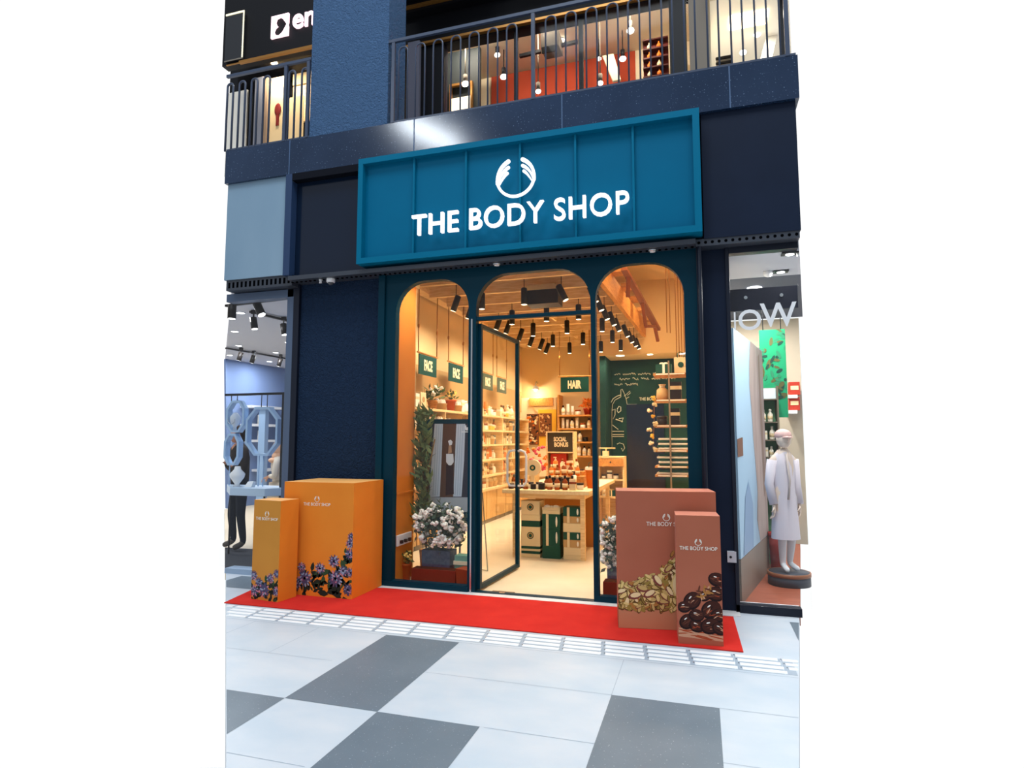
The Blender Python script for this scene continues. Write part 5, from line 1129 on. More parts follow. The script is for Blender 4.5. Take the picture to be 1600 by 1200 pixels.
m = MB(); m.box(-4.66, -4.60, 0.3, 9.2, 0, 3.46); struct('wall_left_shop_side', m, M_lw)
m = MB(); m.box(-5.66, -4.77, 0.02, 0.028, 0.06, 3.32); struct('window_4', m, M_glass)
m = MB(); m.box(-5.50, -4.68, -0.06, 0.1, 0.0, 0.06); struct('trim_30', m, mat('pale_sill', (150, 172, 196), 0.5, 0.3))
def track(x0, y0, x1, y1, z_, label, group='black ceiling tracks in the left shop'):
    a = at(x0, y0, 'z', z_); b = at(x1, y1, 'z', z_); m = MB(); m.bar(a, b, 0.04, 0.03); tag(m.build('light_track', M_can), label, 'light track', group)
track(353, 478, 450, 466, 3.43, 'black ceiling track nearest the left shop window'); track(391, 487, 457, 503, 3.43, 'black ceiling track in the middle of the left shop'); track(353, 544, 457, 562, 3.43, 'black ceiling track farthest inside the left shop')
M_lampc = mat('cool_lamp_glow', (255, 255, 255), 0.5, 0.1, emit=5.0)
def cool_spot(px, py, z_, label, tilt, s_=1.0):
    p = at(px, py, 'z', z_); root = thing('track_spotlight', label, 'spotlight', p, 'spotlights on the left shop tracks'); d = Vector((math.sin(tilt), 0.0, math.cos(tilt)))
    m = MB(); m.cyl(p, p+d*0.17*s_, 0.048*s_, n=16); bd_ = m.build('lamp_body', M_can, root); m = MB(); m.cyl(p-d*0.003, p+d*0.003, 0.042*s_); m.build('lens', M_lampc, bd_)
    t = p+d*0.14*s_; m = MB(); m.bar(t, Vector((t.x, t.y, 3.455)), 0.016); m.box(t.x-0.035, t.x+0.035, t.y-0.02, t.y+0.02, 3.40, 3.455); m.build('stem', M_can, root)
for px, py, z_, lb, tl, s_ in ((362, 498, 3.18, 'black spotlight on the nearest left shop track, the left one', 0, 1.1), (409, 492, 3.2, 'black spotlight on the nearest left shop track, the tilted one', -0.5, 1.1), (398, 514, 3.18, 'black spotlight on the middle left shop track, left one', -0.2, 1.0), (445, 523, 3.18, 'black spotlight on the middle left shop track, right one', -0.2, 1.0),
                      (373, 563, 3.2, 'black spotlight on the farthest left shop track, first from the left', 0.35, 1.0), (393, 567, 3.2, 'black spotlight on the farthest left shop track, second from the left', 0.35, 1.0), (435, 572, 3.2, 'black spotlight on the farthest left shop track, third from the left', 0.35, 1.0)): cool_spot(px, py, z_, lb, tl, s_)
for i, (px, py) in enumerate(((376, 489), (367, 518), (373, 540), (450, 535), (431, 551), (421, 565), (359, 555))):
    q = at(px, py, 'z', 3.455); m = MB(); m.cyl((q.x, q.y, 3.452), (q.x, q.y, 3.459), 0.075, n=16); m.mi(1).cyl((q.x, q.y, 3.449), (q.x, q.y, 3.452), 0.055, n=16)
    tag(m.build('recessed_downlight', [M_white, M_lampc]), f'small round downlight in the left shop ceiling, {ORD[i]} from the window', 'downlight', 'downlights in the left shop')
    area_light('downlight_light', (q.x, q.y, 3.44), (q.x, q.y, 0), 0.15, 0.15, 26, (0.93, 0.95, 1.0), 'DISK')
# black display frame with pale blue octagon rings over the counter
M_pb = mat('pale_blue_enamel', (170, 200, 232), 0.4, 0.3); YR = 0.75
df = thing('display_stand', 'tall black metal display frame over the left shop window counter', 'display frame', (at(443, 770, 'y', YR).x, YR, 0.0))
a = at(445, 613, 'y', YR); b = at(353, 617, 'y', YR); c_ = at(440, 770, 'y', YR)
m = MB(); m.box(a.x-0.025, a.x+0.02, YR-0.02, YR+0.02, 0.0, a.z); m.build('post', M_black, df)
m = MB(); m.box(b.x, a.x-0.026, YR-0.02, YR+0.02, a.z-0.03, a.z); m.build('top_bar', M_black, df)
for px in (362, 371, 409, 418):
    p = at(px, 620, 'y', YR); q_ = at(px, 637 if px > 400 else 627, 'y', YR); m = MB(); m.cyl((p.x, YR, q_.z), (p.x, YR, a.z-0.03), 0.006, n=6); m.build('rod', M_black, df)
for px in (405, 412):
    p = at(px, 712, 'y', YR); m = MB(); m.cyl((p.x, YR, 0.965), (p.x, YR, p.z), 0.008, n=6); m.build('rod', M_pb, df)
p = at(359, 727, 'y', YR); m = MB(); m.cyl((p.x, YR, 0.965), (p.x, YR, p.z+0.02), 0.008, n=6); m.build('rod', M_pb, df)
def octring(cx, cy, hw, hh, label, left=None):
    c = at(cx, cy, 'y', YR); e1 = at(cx+hw, cy, 'y', YR).x-c.x; e2 = c.z-at(cx, cy+hh, 'y', YR).z
    P = [(-0.42, 1), (0.42, 1), (1, 0.5), (1, -0.5), (0.42, -1), (-0.42, -1), (-1, -0.5), (-1, 0.5)]
    o = [(x_*e1, z_*e2) for x_, z_ in P]; i_ = [(x_*(e1-0.03), z_*(e2-0.03)) for x_, z_ in P]
    m = MB(); m.plate(o, [i_], (c.x, YR-0.05, c.z), X, Z, Y*0.09); r_ = m.build('octagon_ring', M_pb, df); r_['label'] = label
octring(371, 651, 14, 25, 'pale blue octagon ring with a necklace bust inside, top left of the display frame')
octring(412, 674, 25, 38, 'largest pale blue octagon ring, beside the black post of the display frame')
octring(365, 702, 11.5, 25, 'pale blue octagon ring low in the display frame, in front of the dark jacket')
ct = MB(); ct.prism([(-5.97, 0.50), (-5.42, 0.50), (-5.02, 1.0), (-6.47, 1.0)], (0, 0, 0.86), X, Y, Z*0.10)
ctr = thing('window_counter', 'pale blue window counter on thin legs in the left shop', 'counter', (-5.6, 0.75, 0)); ct.build('counter_top', [mat('pale_blue_counter', (186, 208, 230), 0.4, 0.3)], ctr, bevel=0.005)
for x_, y_ in ((-5.46, 0.55), (-5.1, 0.95), (-6.35, 0.95)): m = MB(); m.cyl((x_, y_, 0), (x_, y_, 0.86), 0.012, n=8); m.build('leg', M_black, ctr)
def bust(px, py, h_, label, w_=0.10):
    p = at(px, py, 'y', YR-0.02) ; m = MB(); m.lathe((p.x, YR-0.04, p.z), [(w_*0.55, 0), (w_*0.3, h_*0.12), (w_*0.9, h_*0.45), (w_, h_*0.62), (w_*0.45, h_*0.85), (w_*0.35, h_)], 14); return m, p
m, p = bust(372, 757, 0.27, ''); m.v = [Vector((v.x, v.y, v.z-p.z+0.961)) for v in m.v]; tag(m.build('necklace_bust', M_white), 'white necklace bust standing on the left shop counter', 'bust')
p = at(367, 672, 'y', YR); nb = thing('necklace_bust', 'pale necklace bust inside the top left octagon ring', 'bust', (p.x, YR, p.z)); m = MB(); m.lathe((p.x, YR, p.z-0.01), [(0.03, 0), (0.02, 0.05), (0.065, 0.12), (0.07, 0.19), (0.025, 0.25)], 12); m.build('bust', mat('pale_bust', (206, 214, 226), 0.5, 0.2), nb)
m = MB(); m.tube([(p.x+0.06*math.sin(t_), YR-0.075, p.z+0.15-0.07*math.cos(t_)) for t_ in [x_*0.4-1.6 for x_ in range(9)]], 0.004, 6); m.build('necklace', M_steel, nb)
m = MB(); p = at(391, 752, 'y', 0.7); m.hexa([(p.x-0.06, 0.66, 0.961), (p.x+0.05, 0.66, 0.961), (p.x+0.05, 0.74, 0.961), (p.x-0.06, 0.74, 0.961)], [(p.x-0.03, 0.69, 1.03), (p.x+0.06, 0.69, 1.03), (p.x+0.06, 0.74, 1.03), (p.x-0.03, 0.74, 1.03)]); tag(m.build('jewellery_stand', M_white), 'small white slanted jewellery stand at the counter front', 'stand')
# wall shelves far inside
lwx = -10.44
for i, (x0, x1, yy, lb) in enumerate(((378, 434, 633, 'top'), (378, 434, 662, 'second'), (378, 434, 687, 'third'), (396, 434, 733, 'lowest'))):
    a = at(x0, yy, 'x', lwx+0.02); b = at(x1, yy, 'x', lwx+0.02); m = MB(); m.box(lwx-0.03, lwx+0.3, a.y, b.y, a.z-0.06, a.z); tag(m.build('wall_shelf', M_white), f'white {lb} shelf on the far wall of the left shop', 'shelf', 'white shelves in the left shop')
    fy = a.y+0.5
    n_ = 0
    while fy < b.y-0.3 and i in (1, 2):
        goods('carton' if n_ % 2 else 'gift bag', 'white', 'cream', (lwx+0.16, fy, a.z+0.001), f'small white {"carton" if n_ % 2 else "bag"}, {ORD[n_]} along the {lb} far shelf of the left shop', 'goods on the left shop shelves', 1.3, 1.57); fy += 0.55; n_ += 1
a = at(410, 640, 'y', 3.2); b = at(410, 715, 'y', 3.2); m = MB(); m.box(a.x-0.07, a.x+0.07, 3.2, 3.3, 0, a.z); m.box(a.x-0.14, a.x+0.14, 3.15, 3.35, a.z, a.z+0.05); tag(m.build('display_column', M_pb), 'pale blue display column behind the largest octagon ring', 'column')

# ================================================================== RIGHT SHOP
M_rw = mat('stone_beige_wall', (196, 184, 166), 0.8, 0.1)
def rxx(y): return 0.885+0.146*y
m = MB(); m.prism([(0.28, 0.08), (0.825, 0.08), (rxx(4.2)-0.09, 4.2), (0.28, 4.2)], (0, 0, -0.1), X, Y, Z*0.1); struct('floor_right_shop', m, mat('red_brown_parquet', (176, 100, 74), 0.4, 0.3, noise=(4, (160, 86, 62), (1, 6, 1))))
m = MB(); m.box(0.305, 0.83, 0.08, 0.20, 0.0, 0.05); struct('trim_31', m, M_white)
m = MB(); m.box(0.2, rxx(4.2)+0.02, 4.2, 4.3, 0, 3.5); struct('wall_right_shop_back', m, M_rw)
m = MB(); m.box(0.2, 0.27, 0.28, 4.3, 0, 3.5); struct('wall_right_shop_side', m, M_rw)
m = MB(); m.prism([(0.27, 0.08), (rxx(0.08)+0.05, 0.08), (rxx(1.0)+0.06, 1.0), (0.27, 1.0)], (0, 0, 3.40), X, Y, Z*0.1); struct('ceiling_right_shop', m, mat('grey_ceiling', (190, 192, 200), 0.8, 0.1))
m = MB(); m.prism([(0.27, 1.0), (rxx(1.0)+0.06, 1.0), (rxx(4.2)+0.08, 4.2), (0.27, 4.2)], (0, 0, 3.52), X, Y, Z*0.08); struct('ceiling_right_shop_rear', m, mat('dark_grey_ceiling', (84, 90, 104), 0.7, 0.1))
m = MB(); m.box(0.305, 0.915, 0.0, 0.008, 0.075, 3.40); struct('window_5', m, M_glass)
a = at(1150, 458, 'y', 0.15); b = at(1240, 482, 'y', 0.15)
m = MB(); m.box(0.30, 0.925, 0.12, 0.16, b.z-0.0, a.z+0.03); bm_ = m.build('sign_beam', mat('dark_beam', (22, 26, 42), 0.5, 0.2)); tag(bm_, 'dark horizontal beam with two bolts behind the right shop glass', 'beam')
for px, py, w_ in ((1165, 465, 'left'), (1221, 461, 'right')):
    p = at(px, py, 'y', 0.11); m = MB(); m.cyl((p.x, 0.106, p.z), (p.x, 0.12, p.z), 0.017, n=12); m.build('bolt', M_steel, bm_)
wt = thing('window_lettering', 'large white letters IOW on the right shop glass', 'lettering', (0.6, -0.004, 2.7))
for ch, x0, x1, y0, y1 in (('I', 1146.5, 1150, 488, 516), ('O', 1153, 1190, 484.5, 515), ('W', 1187, 1246, 474.5, 509)):
    a = at(x0, y0, 'y', -0.004); b = at(x1, y1, 'y', -0.004); m = MB(); m.text(ch, (a.x, -0.003, b.z), X, Z, b.x-a.x, a.z-b.z, 0.003, bold=0.012 if ch != 'I' else 0); m.build('letter', M_sign if False else M_white, wt)
def fixture(px, py, ang, label):
    p = at(px, py, 'z', 3.395); m = MB(); m.box(p.x-0.075, p.x+0.075, p.y-0.05, p.y+0.05, 3.385, 3.40); m.mi(1).cyl((p.x, p.y, 3.382), (p.x, p.y, 3.386), 0.04, n=16); tag(m.build('recessed_downlight', [M_black, M_lampc]), label, 'downlight', 'square downlights in the right shop'); area_light('right_shop_light', (p.x, p.y, 3.375), (p.x, p.y, 0), 0.1, 0.1, 26, (1, 0.97, 0.92), 'DISK')
fixture(1234, 396, 0, 'square black recessed downlight near the glass of the right shop'); fixture(1220, 424, 0, 'square black recessed downlight further inside the right shop')
p = at(1200, 430, 'z', 3.36); m = MB(); m.lathe((p.x, p.y, 3.40), [(0.05, 0), (0.05, -0.02), (0.035, -0.05), (0.012, -0.06)], 14); tag(m.build('ceiling_camera', M_white), 'small white dome on the right shop ceiling', 'camera')
for x_, y_ in ((0.7, 2.0), (0.8, 3.2)):
    m = MB(); m.cyl((x_, y_, 3.5), (x_, y_, 3.519), 0.09, n=18); tag(m.build('ceiling_lamp', M_lampc), 'round lamp on the rear ceiling of the right shop, ' + ('nearer the window' if y_ < 3 else 'nearer the back wall'), 'ceiling lamp'); area_light('right_room_light', (x_, y_, 3.49), (x_, y_, 0), 0.18, 0.18, 55, (1, 0.95, 0.88), 'DISK')
# slanting photo banner
A_ = Vector((0.34, 0.28, 0)); Bp = at(1196, 700, 'y', 2.1); Bp = Vector((Bp.x, 2.1, 0)); bd = (Bp-A_); bl = bd.length; bu = bd/bl; bnm = Vector((bu.y, -bu.x, 0))
ban = MB()
def bq(u0, u1, z0, z1, k, lay=0.0, top=None): ban.mi(k); ban.add([A_+bu*u0+Z*z0+bnm*lay, A_+bu*u1+Z*z0+bnm*lay, A_+bu*u1+Z*z1+bnm*lay, A_+bu*u0+Z*z1+bnm*lay], [(0, 1, 2, 3)])
ban.mi(0); p4 = [A_, Bp, Bp-bnm*0.02, A_-bnm*0.02]; ban.hexa([p+Z*0.43 for p in p4], [p+Z*2.72 for p in p4])
edge = [(0.85, 2.72), (0.75, 2.45), (0.72, 2.2), (0.80, 1.9), (0.84, 1.6), (0.92, 1.3), (0.98, 1.0), (0.9, 0.7), (1.05, 0.43)]
ban.mi(1); ban.add([A_+bu*u_*bl*0.62+Z*z_+bnm*0.002 for u_, z_ in edge]+[A_+bu*bl*0.998+Z*0.44+bnm*0.002, A_+bu*bl*0.998+Z*2.71+bnm*0.002], [tuple(range(len(edge)+2))])
ban.mi(2); ban.add([A_+bu*bl*t_+Z*z_+bnm*0.004 for t_, z_ in ((0.80, 2.6), (0.86, 2.65), (0.90, 1.8), (0.93, 1.0), (0.86, 0.9), (0.82, 1.7))], [tuple(range(6))])
ban.mi(3); ban.add([A_+bu*bl*t_+Z*z_+bnm*0.004 for t_, z_ in ((0.08, 0.44), (0.4, 0.44), (0.42, 0.9), (0.30, 1.15), (0.18, 1.0))], [tuple(range(5))])
ban.mi(4); ban.add([A_+bu*bl*t_+Z*z_+bnm*0.004 for t_, z_ in ((0.0, 1.42), (0.16, 1.43), (0.16, 1.62), (0.0, 1.6))], [(0, 1, 2, 3)])
tag(ban.build('photo_banner', [mat('banner_sky', (172, 206, 232), 0.5, 0.2), mat('banner_beige', (184, 164, 158), 0.5, 0.2, noise=(3, (160, 140, 134), (3, 3, 0.5))), mat('banner_brown', (146, 120, 108), 0.5, 0.2), mat('banner_blue', (140, 170, 205), 0.5, 0.2), GM[8]], recalc=False), 'tall pale blue photo banner slanting inwards behind the right shop glass', 'banner')
m = MB(); p5 = [A_+bnm*0.0, Bp, Bp-bnm*0.03, A_-bnm*0.03]; m.hexa([p for p in p5], [p+Z*0.425 for p in p5]); tag(m.build('banner_plinth', mat('taupe_plinth', (140, 122, 108), 0.5, 0.2)), 'low taupe plinth under the pale blue banner', 'plinth')
# green printed panel
a = at(1186, 516, 'y', 2.5); b = at(1232, 652, 'y', 2.5); gp = MB(); gp.mi(0).box(a.x, b.x, 2.5, 2.54, b.z, a.z); rnd = random.Random(6)
for i in range(46):
    cx, cz = rnd.uniform(a.x, b.x), rnd.uniform(a.z-0.95, a.z)
    disc(gp, Vector((cx, 2.5, cz)), X, Z, rnd.uniform(0.02, 0.07), rnd.uniform(0.015, 0.03), rnd.uniform(0, 3), rnd.choice([1, 2, 1, 3]), -Y, 0.001+0.0001*i, 8)
for v in gp.v: v.x = min(max(v.x, a.x), b.x); v.z = min(max(v.z, b.z), a.z)
gr_ = gp.build('green_panel', [mat('emerald', (22, 140, 96), 0.6, 0.2), mat('dark_emerald', (20, 62, 52), 0.6, 0.2), mat('mid_emerald', (40, 120, 88), 0.6, 0.2), mat('olive_brown', (84, 84, 50), 0.6, 0.2)], recalc=False); tag(gr_, 'emerald green patterned panel hanging inside the right shop', 'panel')
m = MB(); 
for x_ in (a.x+0.05, b.x-0.05): m.cyl((x_, 2.52, a.z), (x_, 2.52, 3.52), 0.006, n=6)
m.build('hanger', M_black, gr_)
su = thing('shelf_unit', 'narrow shelf unit with a green back inside the right shop', 'shelving', (at(1200, 700, 'y', 2.2).x, 2.3, 0))
a = at(1186, 604, 'y', 2.2); b = at(1213, 604, 'y', 2.2)
m = MB(); m.box(a.x, b.x, 2.44, 2.46, 0, a.z); m.build('back', mat('sage_green', (96, 150, 110), 0.6, 0.2), su)
for x_ in (a.x-0.02, b.x): m = MB(); m.box(x_, x_+0.02, 2.2, 2.46, 0, a.z); m.build('side', mat('bronze_side', (110, 100, 84), 0.4, 0.4), su)
lv = [at(1200, p, 'y', 2.2).z for p in (623, 659, 687, 714, 741, 770)]
for i, z_ in enumerate(lv):
    m = MB(); m.box(a.x, b.x, 2.2, 2.44, z_-0.015, z_); m.build('shelf', MATS['bronze_side'], su)
    if i > 0: fill_row(a.x+0.01, b.x, z_, 2.3, f'on the {ordn[i]} shelf', 'of the green backed unit', [('carton', 'white', 'cream'), ('jar', 'white', 'kraft'), ('bottle', 'white', 'white'), ('gift set', 'white', 'cream')] , rot=0, axis='x', sc=(0.7, 0.95), gap=0.0)
m = MB(); m.box(a.x+0.005, b.x-0.005, 2.26, 2.28, lv[0]+0.001, a.z-0.02); tag(m.build('picture_card', mat('cloud_picture', (190, 216, 236), 0.6, 0.2, noise=(3, (240, 244, 248)))), 'pale cloud picture on the top of the green backed shelf unit', 'picture')
# mannequin
q = at(1230, 893, 'z', 0.14); MBs = Vector((q.x, q.y, 0.14)); B = MBs; FW = Vector((0.45, -0.9, 0)).normalized(); SD = FW.cross(Z).normalized()
m = MB(); m.lathe((q.x+0.02, q.y+0.02, 0.001), [(0.22, 0), (0.22, 0.10), (0.21, 0.105), (0.21, 0.138), (0.0001, 0.1385)], 32); m.mi(1).cyl((q.x+0.02, q.y+0.02, 0.1), (q.x+0.02, q.y+0.02, 0.139), 0.225, n=32)
tag(m.build('round_platform', [mat('dark_slate', (70, 74, 84), 0.5, 0.3), mat('platform_wood', (150, 96, 66), 0.4, 0.3)]), 'low round wood topped platform under the mannequin', 'platform')
M_man = mat('mannequin_beige', (222, 202, 186), 0.5, 0.2); M_coat = mat('pale_lilac_coat', (216, 208, 216), 0.8, 0.1); M_cap = mat('dusty_pink_cap', (214, 178, 172), 0.8, 0.1); M_stk = mat('white_stocking', (220, 214, 216), 0.7, 0.1)
h0 = at(1229, 664, 'y', q.y).z
jm = {'pelvis': (J(0, 0, 0.84), (0.13, 0.10)), 'waist': (J(0, 0, 0.97), (0.11, 0.09)), 'chest': (J(0.01, 0, 1.14), (0.14, 0.10)), 'neckb': (J(0, 0, 1.27), (0.06, 0.06)), 'neck': (J(0.02, 0, 1.37), (0.045, 0.045)),
      'hipL': (J(0, 0.08, 0.80), 0.085), 'kneeL': (J(0.03, 0.06, 0.44), 0.055), 'ankL': (J(0, 0.05, 0.08), 0.034), 'toeL': (J(0.13, 0.07, 0.03), 0.028), 'hipR': (J(0, -0.08, 0.80), 0.085), 'kneeR': (J(0.02, -0.07, 0.44), 0.055), 'ankR': (J(-0.04, -0.06, 0.08), 0.034), 'toeR': (J(0.09, -0.09, 0.03), 0.028),
      'shL': (J(0, 0.13, 1.23), 0.05), 'elL': (J(-0.02, 0.165, 0.96), 0.042), 'wrL': (J(0.04, 0.155, 0.74), 0.026), 'shR': (J(0, -0.13, 1.23), 0.05), 'elR': (J(-0.02, -0.165, 0.96), 0.042), 'wrR': (J(0.04, -0.155, 0.74), 0.026)}
bmn = [(a, b, (1 if k == 1 else (3 if k == 3 else 0))) for a, b, k in bn]
hc = Vector(J(0.03, 0, 1.46))
mn = make_person('mannequin', 'mannequin in a long pale coat and dusty pink cap on the round platform', 'mannequin', MBs, jm, bmn, [M_man, M_stk, M_man, M_white, M_eye], hc, 0.10, FW, [(jm['wrL'][0], Vector((0, 0, -1))), (jm['wrR'][0], Vector((0, 0, -1)))], 2, 2, 0.008)
m = MB(); m.ell(hc+Z*0.045-FW*0.01, (0.092, 0.092, 0.07), 14, 8); m.ell(hc+Z*0.02+FW*0.07, (0.06, 0.06, 0.012), 12, 6); m.build('cap', M_cap, mn)
def coat_ring(z, w, d): return [B+SD*w*math.cos(a)+FW*d*math.sin(a)+Z*z for a in [2*math.pi*k/20 for k in range(20)]]
m = MB(); rings = [(0.36, 0.155, 0.14), (0.6, 0.14, 0.13), (0.95, 0.115, 0.105), (1.15, 0.13, 0.11), (1.27, 0.12, 0.085), (1.32, 0.07, 0.065)]
vv = []; [vv.extend(coat_ring(*r)) for r in rings]; ff = [(i*20+k, i*20+(k+1) % 20, (i+1)*20+(k+1) % 20, (i+1)*20+k) for i in range(len(rings)-1) for k in range(20)]
m.add(vv, ff, True)
for s_, nm in ((1, 'L'), (-1, 'R')): m.tube([jm['sh'+nm][0], jm['el'+nm][0], Vector(jm['wr'+nm][0])], [0.058, 0.05, 0.046], 12)
m.build('coat', M_coat, mn)
m = MB(); m.tube([B+SD*0.04+FW*0.125+Z*1.30, B+SD*0.02+FW*0.145+Z*1.0, B+SD*0.05+FW*0.15+Z*0.8], 0.012, 8); m.build('coat_lapel', mat('coat_edge', (190, 176, 170), 0.8, 0.1), mn)
m = MB(); p = at(1205, 850, 'y', 2.0); m.lathe((p.x+0.06, 2.0, 0.001), [(0.07, 0), (0.085, 0.30), (0.09, 0.42), (0.0001, 0.43)], 16); m.mi(1).lathe((p.x+0.06, 2.0, 0.42), [(0.095, 0), (0.095, 0.05), (0.0001, 0.051)], 16)
tag(m.build('red_stool', [mat('dull_red', (160, 60, 52), 0.6, 0.2), GM[11]]), 'red drum stool beside the round platform in the right shop', 'stool')
for i, (px0, px1, py) in enumerate(((1232, 1246, 617), (1232, 1246, 641))):
    a = at(px0, py, 'y', 3.9); b = at(px1, py, 'y', 3.9); m = MB(); m.box(a.x, b.x, 3.9, 4.2, a.z-0.05, a.z); tag(m.build('wall_shelf', M_white), f'{"upper" if i == 0 else "lower"} white wall shelf at the right edge of the right shop', 'shelf')
    m = MB(); m.box(a.x+0.02, a.x+0.17, 3.95, 4.1, a.z+0.001, a.z+0.2); m.mi(1).box(a.x+0.04, a.x+0.15, 3.945, 3.95, a.z+0.08, a.z+0.14); tag(m.build('red_carton', [GM[11], GM[1]]), f'red carton on the {"upper" if i == 0 else "lower"} white wall shelf', 'carton')
# ================================================================== UPPER GALLERY
M_dk = mat('gallery_black', (16, 17, 22), 0.5, 0.2); M_crm = mat('cream_plaster', (240, 226, 198), 0.85, 0.1); M_redw = mat('brick_red_wall', (172, 70, 46), 0.8, 0.1); M_greyc = mat('grey_column', (128, 120, 110), 0.8, 0.1)
m = MB(); m.prism([(-5.62, 0.05), (0.97, 0.05), (0.97, 4.2), (-5.62, 4.2)], (0, 0, 5.145), X, Y, Z*0.05); struct('floor_gallery', m, M_dk)
# pillar rising from the band
m = MB(); m.box(-4.40, -3.355, -0.197, 0.22, 5.212, 9.2); struct('wall_upper_pillar', m, M_pillar_lit)
# railings
def railing(name, label, x0, x1, posts, hoops, hw, rad):
    root = thing(name, label, 'railing', ((x0+x1)/2, -0.2, 5.21))
    m = MB(); m.box(x0, x1, -0.205, -0.172, 6.19, 6.225); m.build('handrail', M_rail, root)
    m = MB(); m.box(x0+0.045, x1, -0.20, -0.18, 5.212, 5.232); m.build('base_rail', M_rail, root)
    for p in posts: m = MB(); m.box(p-0.02, p+0.02, -0.205, -0.175, 5.212, 6.185); m.build('post', M_rail, root)
    for h in hoops:
        m = MB(); pts = [(h-hw, -0.19, 5.215), (h-hw, -0.19, 6.06)]
        for k in range(1, 8): a = math.pi*k/8; pts.append((h-hw*math.cos(a), -0.19, 6.06+hw*math.sin(a)))
        pts += [(h+hw, -0.19, 6.06), (h+hw, -0.19, 5.215)]; m.tube(pts, rad, 7); m.build('hoop_baluster', M_rail, root)
xa = at(629, 150, 'y', -0.19).x; xb = at(924.5, 80, 'y', -0.19).x; pitch = (xb-xa)/10
railing('balcony_railing', 'long dark balcony railing of looped balusters right of the upper pillar', -3.35, 0.95, [-3.29, at(833, 60, 'y', -0.19).x, 0.88], [xa+pitch*k for k in range(19) if k != 7 and xa+pitch*k < 0.90], 0.057, 0.0095)
railing('balcony_railing', 'short dark balcony railing of looped balusters left of the upper pillar', -5.66, -4.405, [at(446, 150, 'y', -0.19).x, -4.44], [-5.60+0.185*k for k in range(7) if k != 4], 0.045, 0.0135)
# left bay: black sign board, gold strip, lit shop front
m = MB(); m.box(-7.46, -4.3, 1.6, 1.75, 7.78, 9.3); struct('wall_gallery_left_board', m, M_dk)
m = MB(); m.box(-7.08, -5.0, 1.55, 1.6, 7.74, 7.78); m.box(-7.36, -7.08, 1.58, 1.6, 7.765, 7.78); struct('trim_40', m, M_gold)
a = at(352, 27, 'y', 1.56); b = at(380, 90, 'y', 1.56)
lb = thing('light_box', 'dark display box edged with a thin light line, top left of the gallery', 'light box', (a.x+0.15, 1.57, b.z))
m = MB(); m.box(a.x+0.03, b.x-0.02, 1.55, 1.598, b.z, a.z); m.build('panel', mat('grey_panel', (44, 46, 50), 0.4, 0.3), lb)
m = MB(); m.box(a.x+0.03, b.x, 1.54, 1.55, a.z-0.0, a.z+0.03); m.box(b.x-0.02, b.x, 1.54, 1.55, b.z, a.z); m.build('edge_light', mat('edge_glow', (250, 240, 200), 0.5, 0.1, emit=0.8), lb)
m = MB(); m.box(a.x+0.03, b.x, 1.545, 1.55, b.z-0.02, b.z); m.build('lower_edge', M_greyc, lb)
M_neon = mat('pink_white_glow', (255, 215, 225), 0.5, 0.1, emit=1.3)
ns = thing('illuminated_sign', 'glowing pinkish sign with a heart cut square and the letters ens', 'sign', (at(460, 45, 'y', 1.58).x, 1.59, at(460, 60, 'y', 1.58).z))
a = at(425, 27, 'y', 1.575); b = at(450.5, 60, 'y', 1.575); sz = (b.x-a.x); hz = at(425, 27, 'y', 1.575).z-at(425, 61, 'y', 1.575).z
heart = [(0.5+0.42*s_[0], 0.49+0.43*s_[1]) for s_ in [(0.95, 0.05), (0.35, 0.75), (0.0, 0.95), (-0.45, 0.85), (-0.6, 0.5), (-0.45, 0.2), (-0.28, 0.05), (-0.6, -0.1), (-0.8, -0.45), (-0.6, -0.85), (-0.1, -0.98), (0.4, -0.7)]]
m = MB(); m.plate([(0, 0), (1, 0), (1, 0.4), (0.97, 0.49), (1, 0.58), (1, 1), (0, 1)], [[(min(p[0], 0.9), p[1]) for p in heart]], (a.x, 1.56, at(425, 61, 'y', 1.575).z), X*sz, Z*hz, Y*0.03); m.build('heart_mark', M_neon, ns)
a = at(457, 49, 'y', 1.575); b = at(507, 36, 'y', 1.575); m = MB(); m.text('ens', (a.x, 1.595, at(457, 46, 'y', 1.575).z), X, Z, b.x-a.x, at(457, 24, 'y', 1.575).z-at(457, 46, 'y', 1.575).z, 0.03, bold=0.012); m.build('lettering', M_neon, ns)
m = MB(); m.box(-8.50, -4.3, 2.9, 3.0, 7.0, 9.3); struct('wall_gallery_left_back', m, M_dk)
m = MB(); m.prism([(-7.3, 1.75), (-4.3, 1.75), (-4.3, 2.9), (-8.3, 2.9)], (0, 0, 8.2), X, Y, Z*0.1); struct('ceiling_gallery_left', m, M_dk)
def gpanel(x0, x1, y0, y1, Yp, m_, label, cat='panel', th=0.03, name='wall_panel', group='panels of the upper left shop front'):
    a = at(x0, y0, 'y', Yp); b = at(x1, y1, 'y', Yp); mb = MB(); mb.box(a.x, b.x, Yp, Yp+th, max(5.2, b.z-0.5 if y1 > 140 else b.z), a.z); return tag(mb.build(name, m_), label, cat, group)
M_wp = mat('white_panel', (240, 236, 226), 0.7, 0.1); M_cp = mat('cream_panel', (228, 198, 150), 0.7, 0.1)
gpanel(356, 383, 146, 230, 2.6, M_wp, 'white lit panel behind the left end of the upper left railing')
gpanel(399, 407, 122, 225, 2.4, mat('grey_post', (122, 124, 134), 0.6, 0.2), 'grey upright panel in the middle of the upper left shop front')
gpanel(408, 415, 120, 225, 2.45, mat('brown_post', (150, 126, 104), 0.6, 0.2), 'brown grey upright panel next to the grey one in the upper left shop')
o = gpanel(417, 440, 124, 225, 2.5, M_cp, 'cream panel with a small dark red mark in the upper left shop')
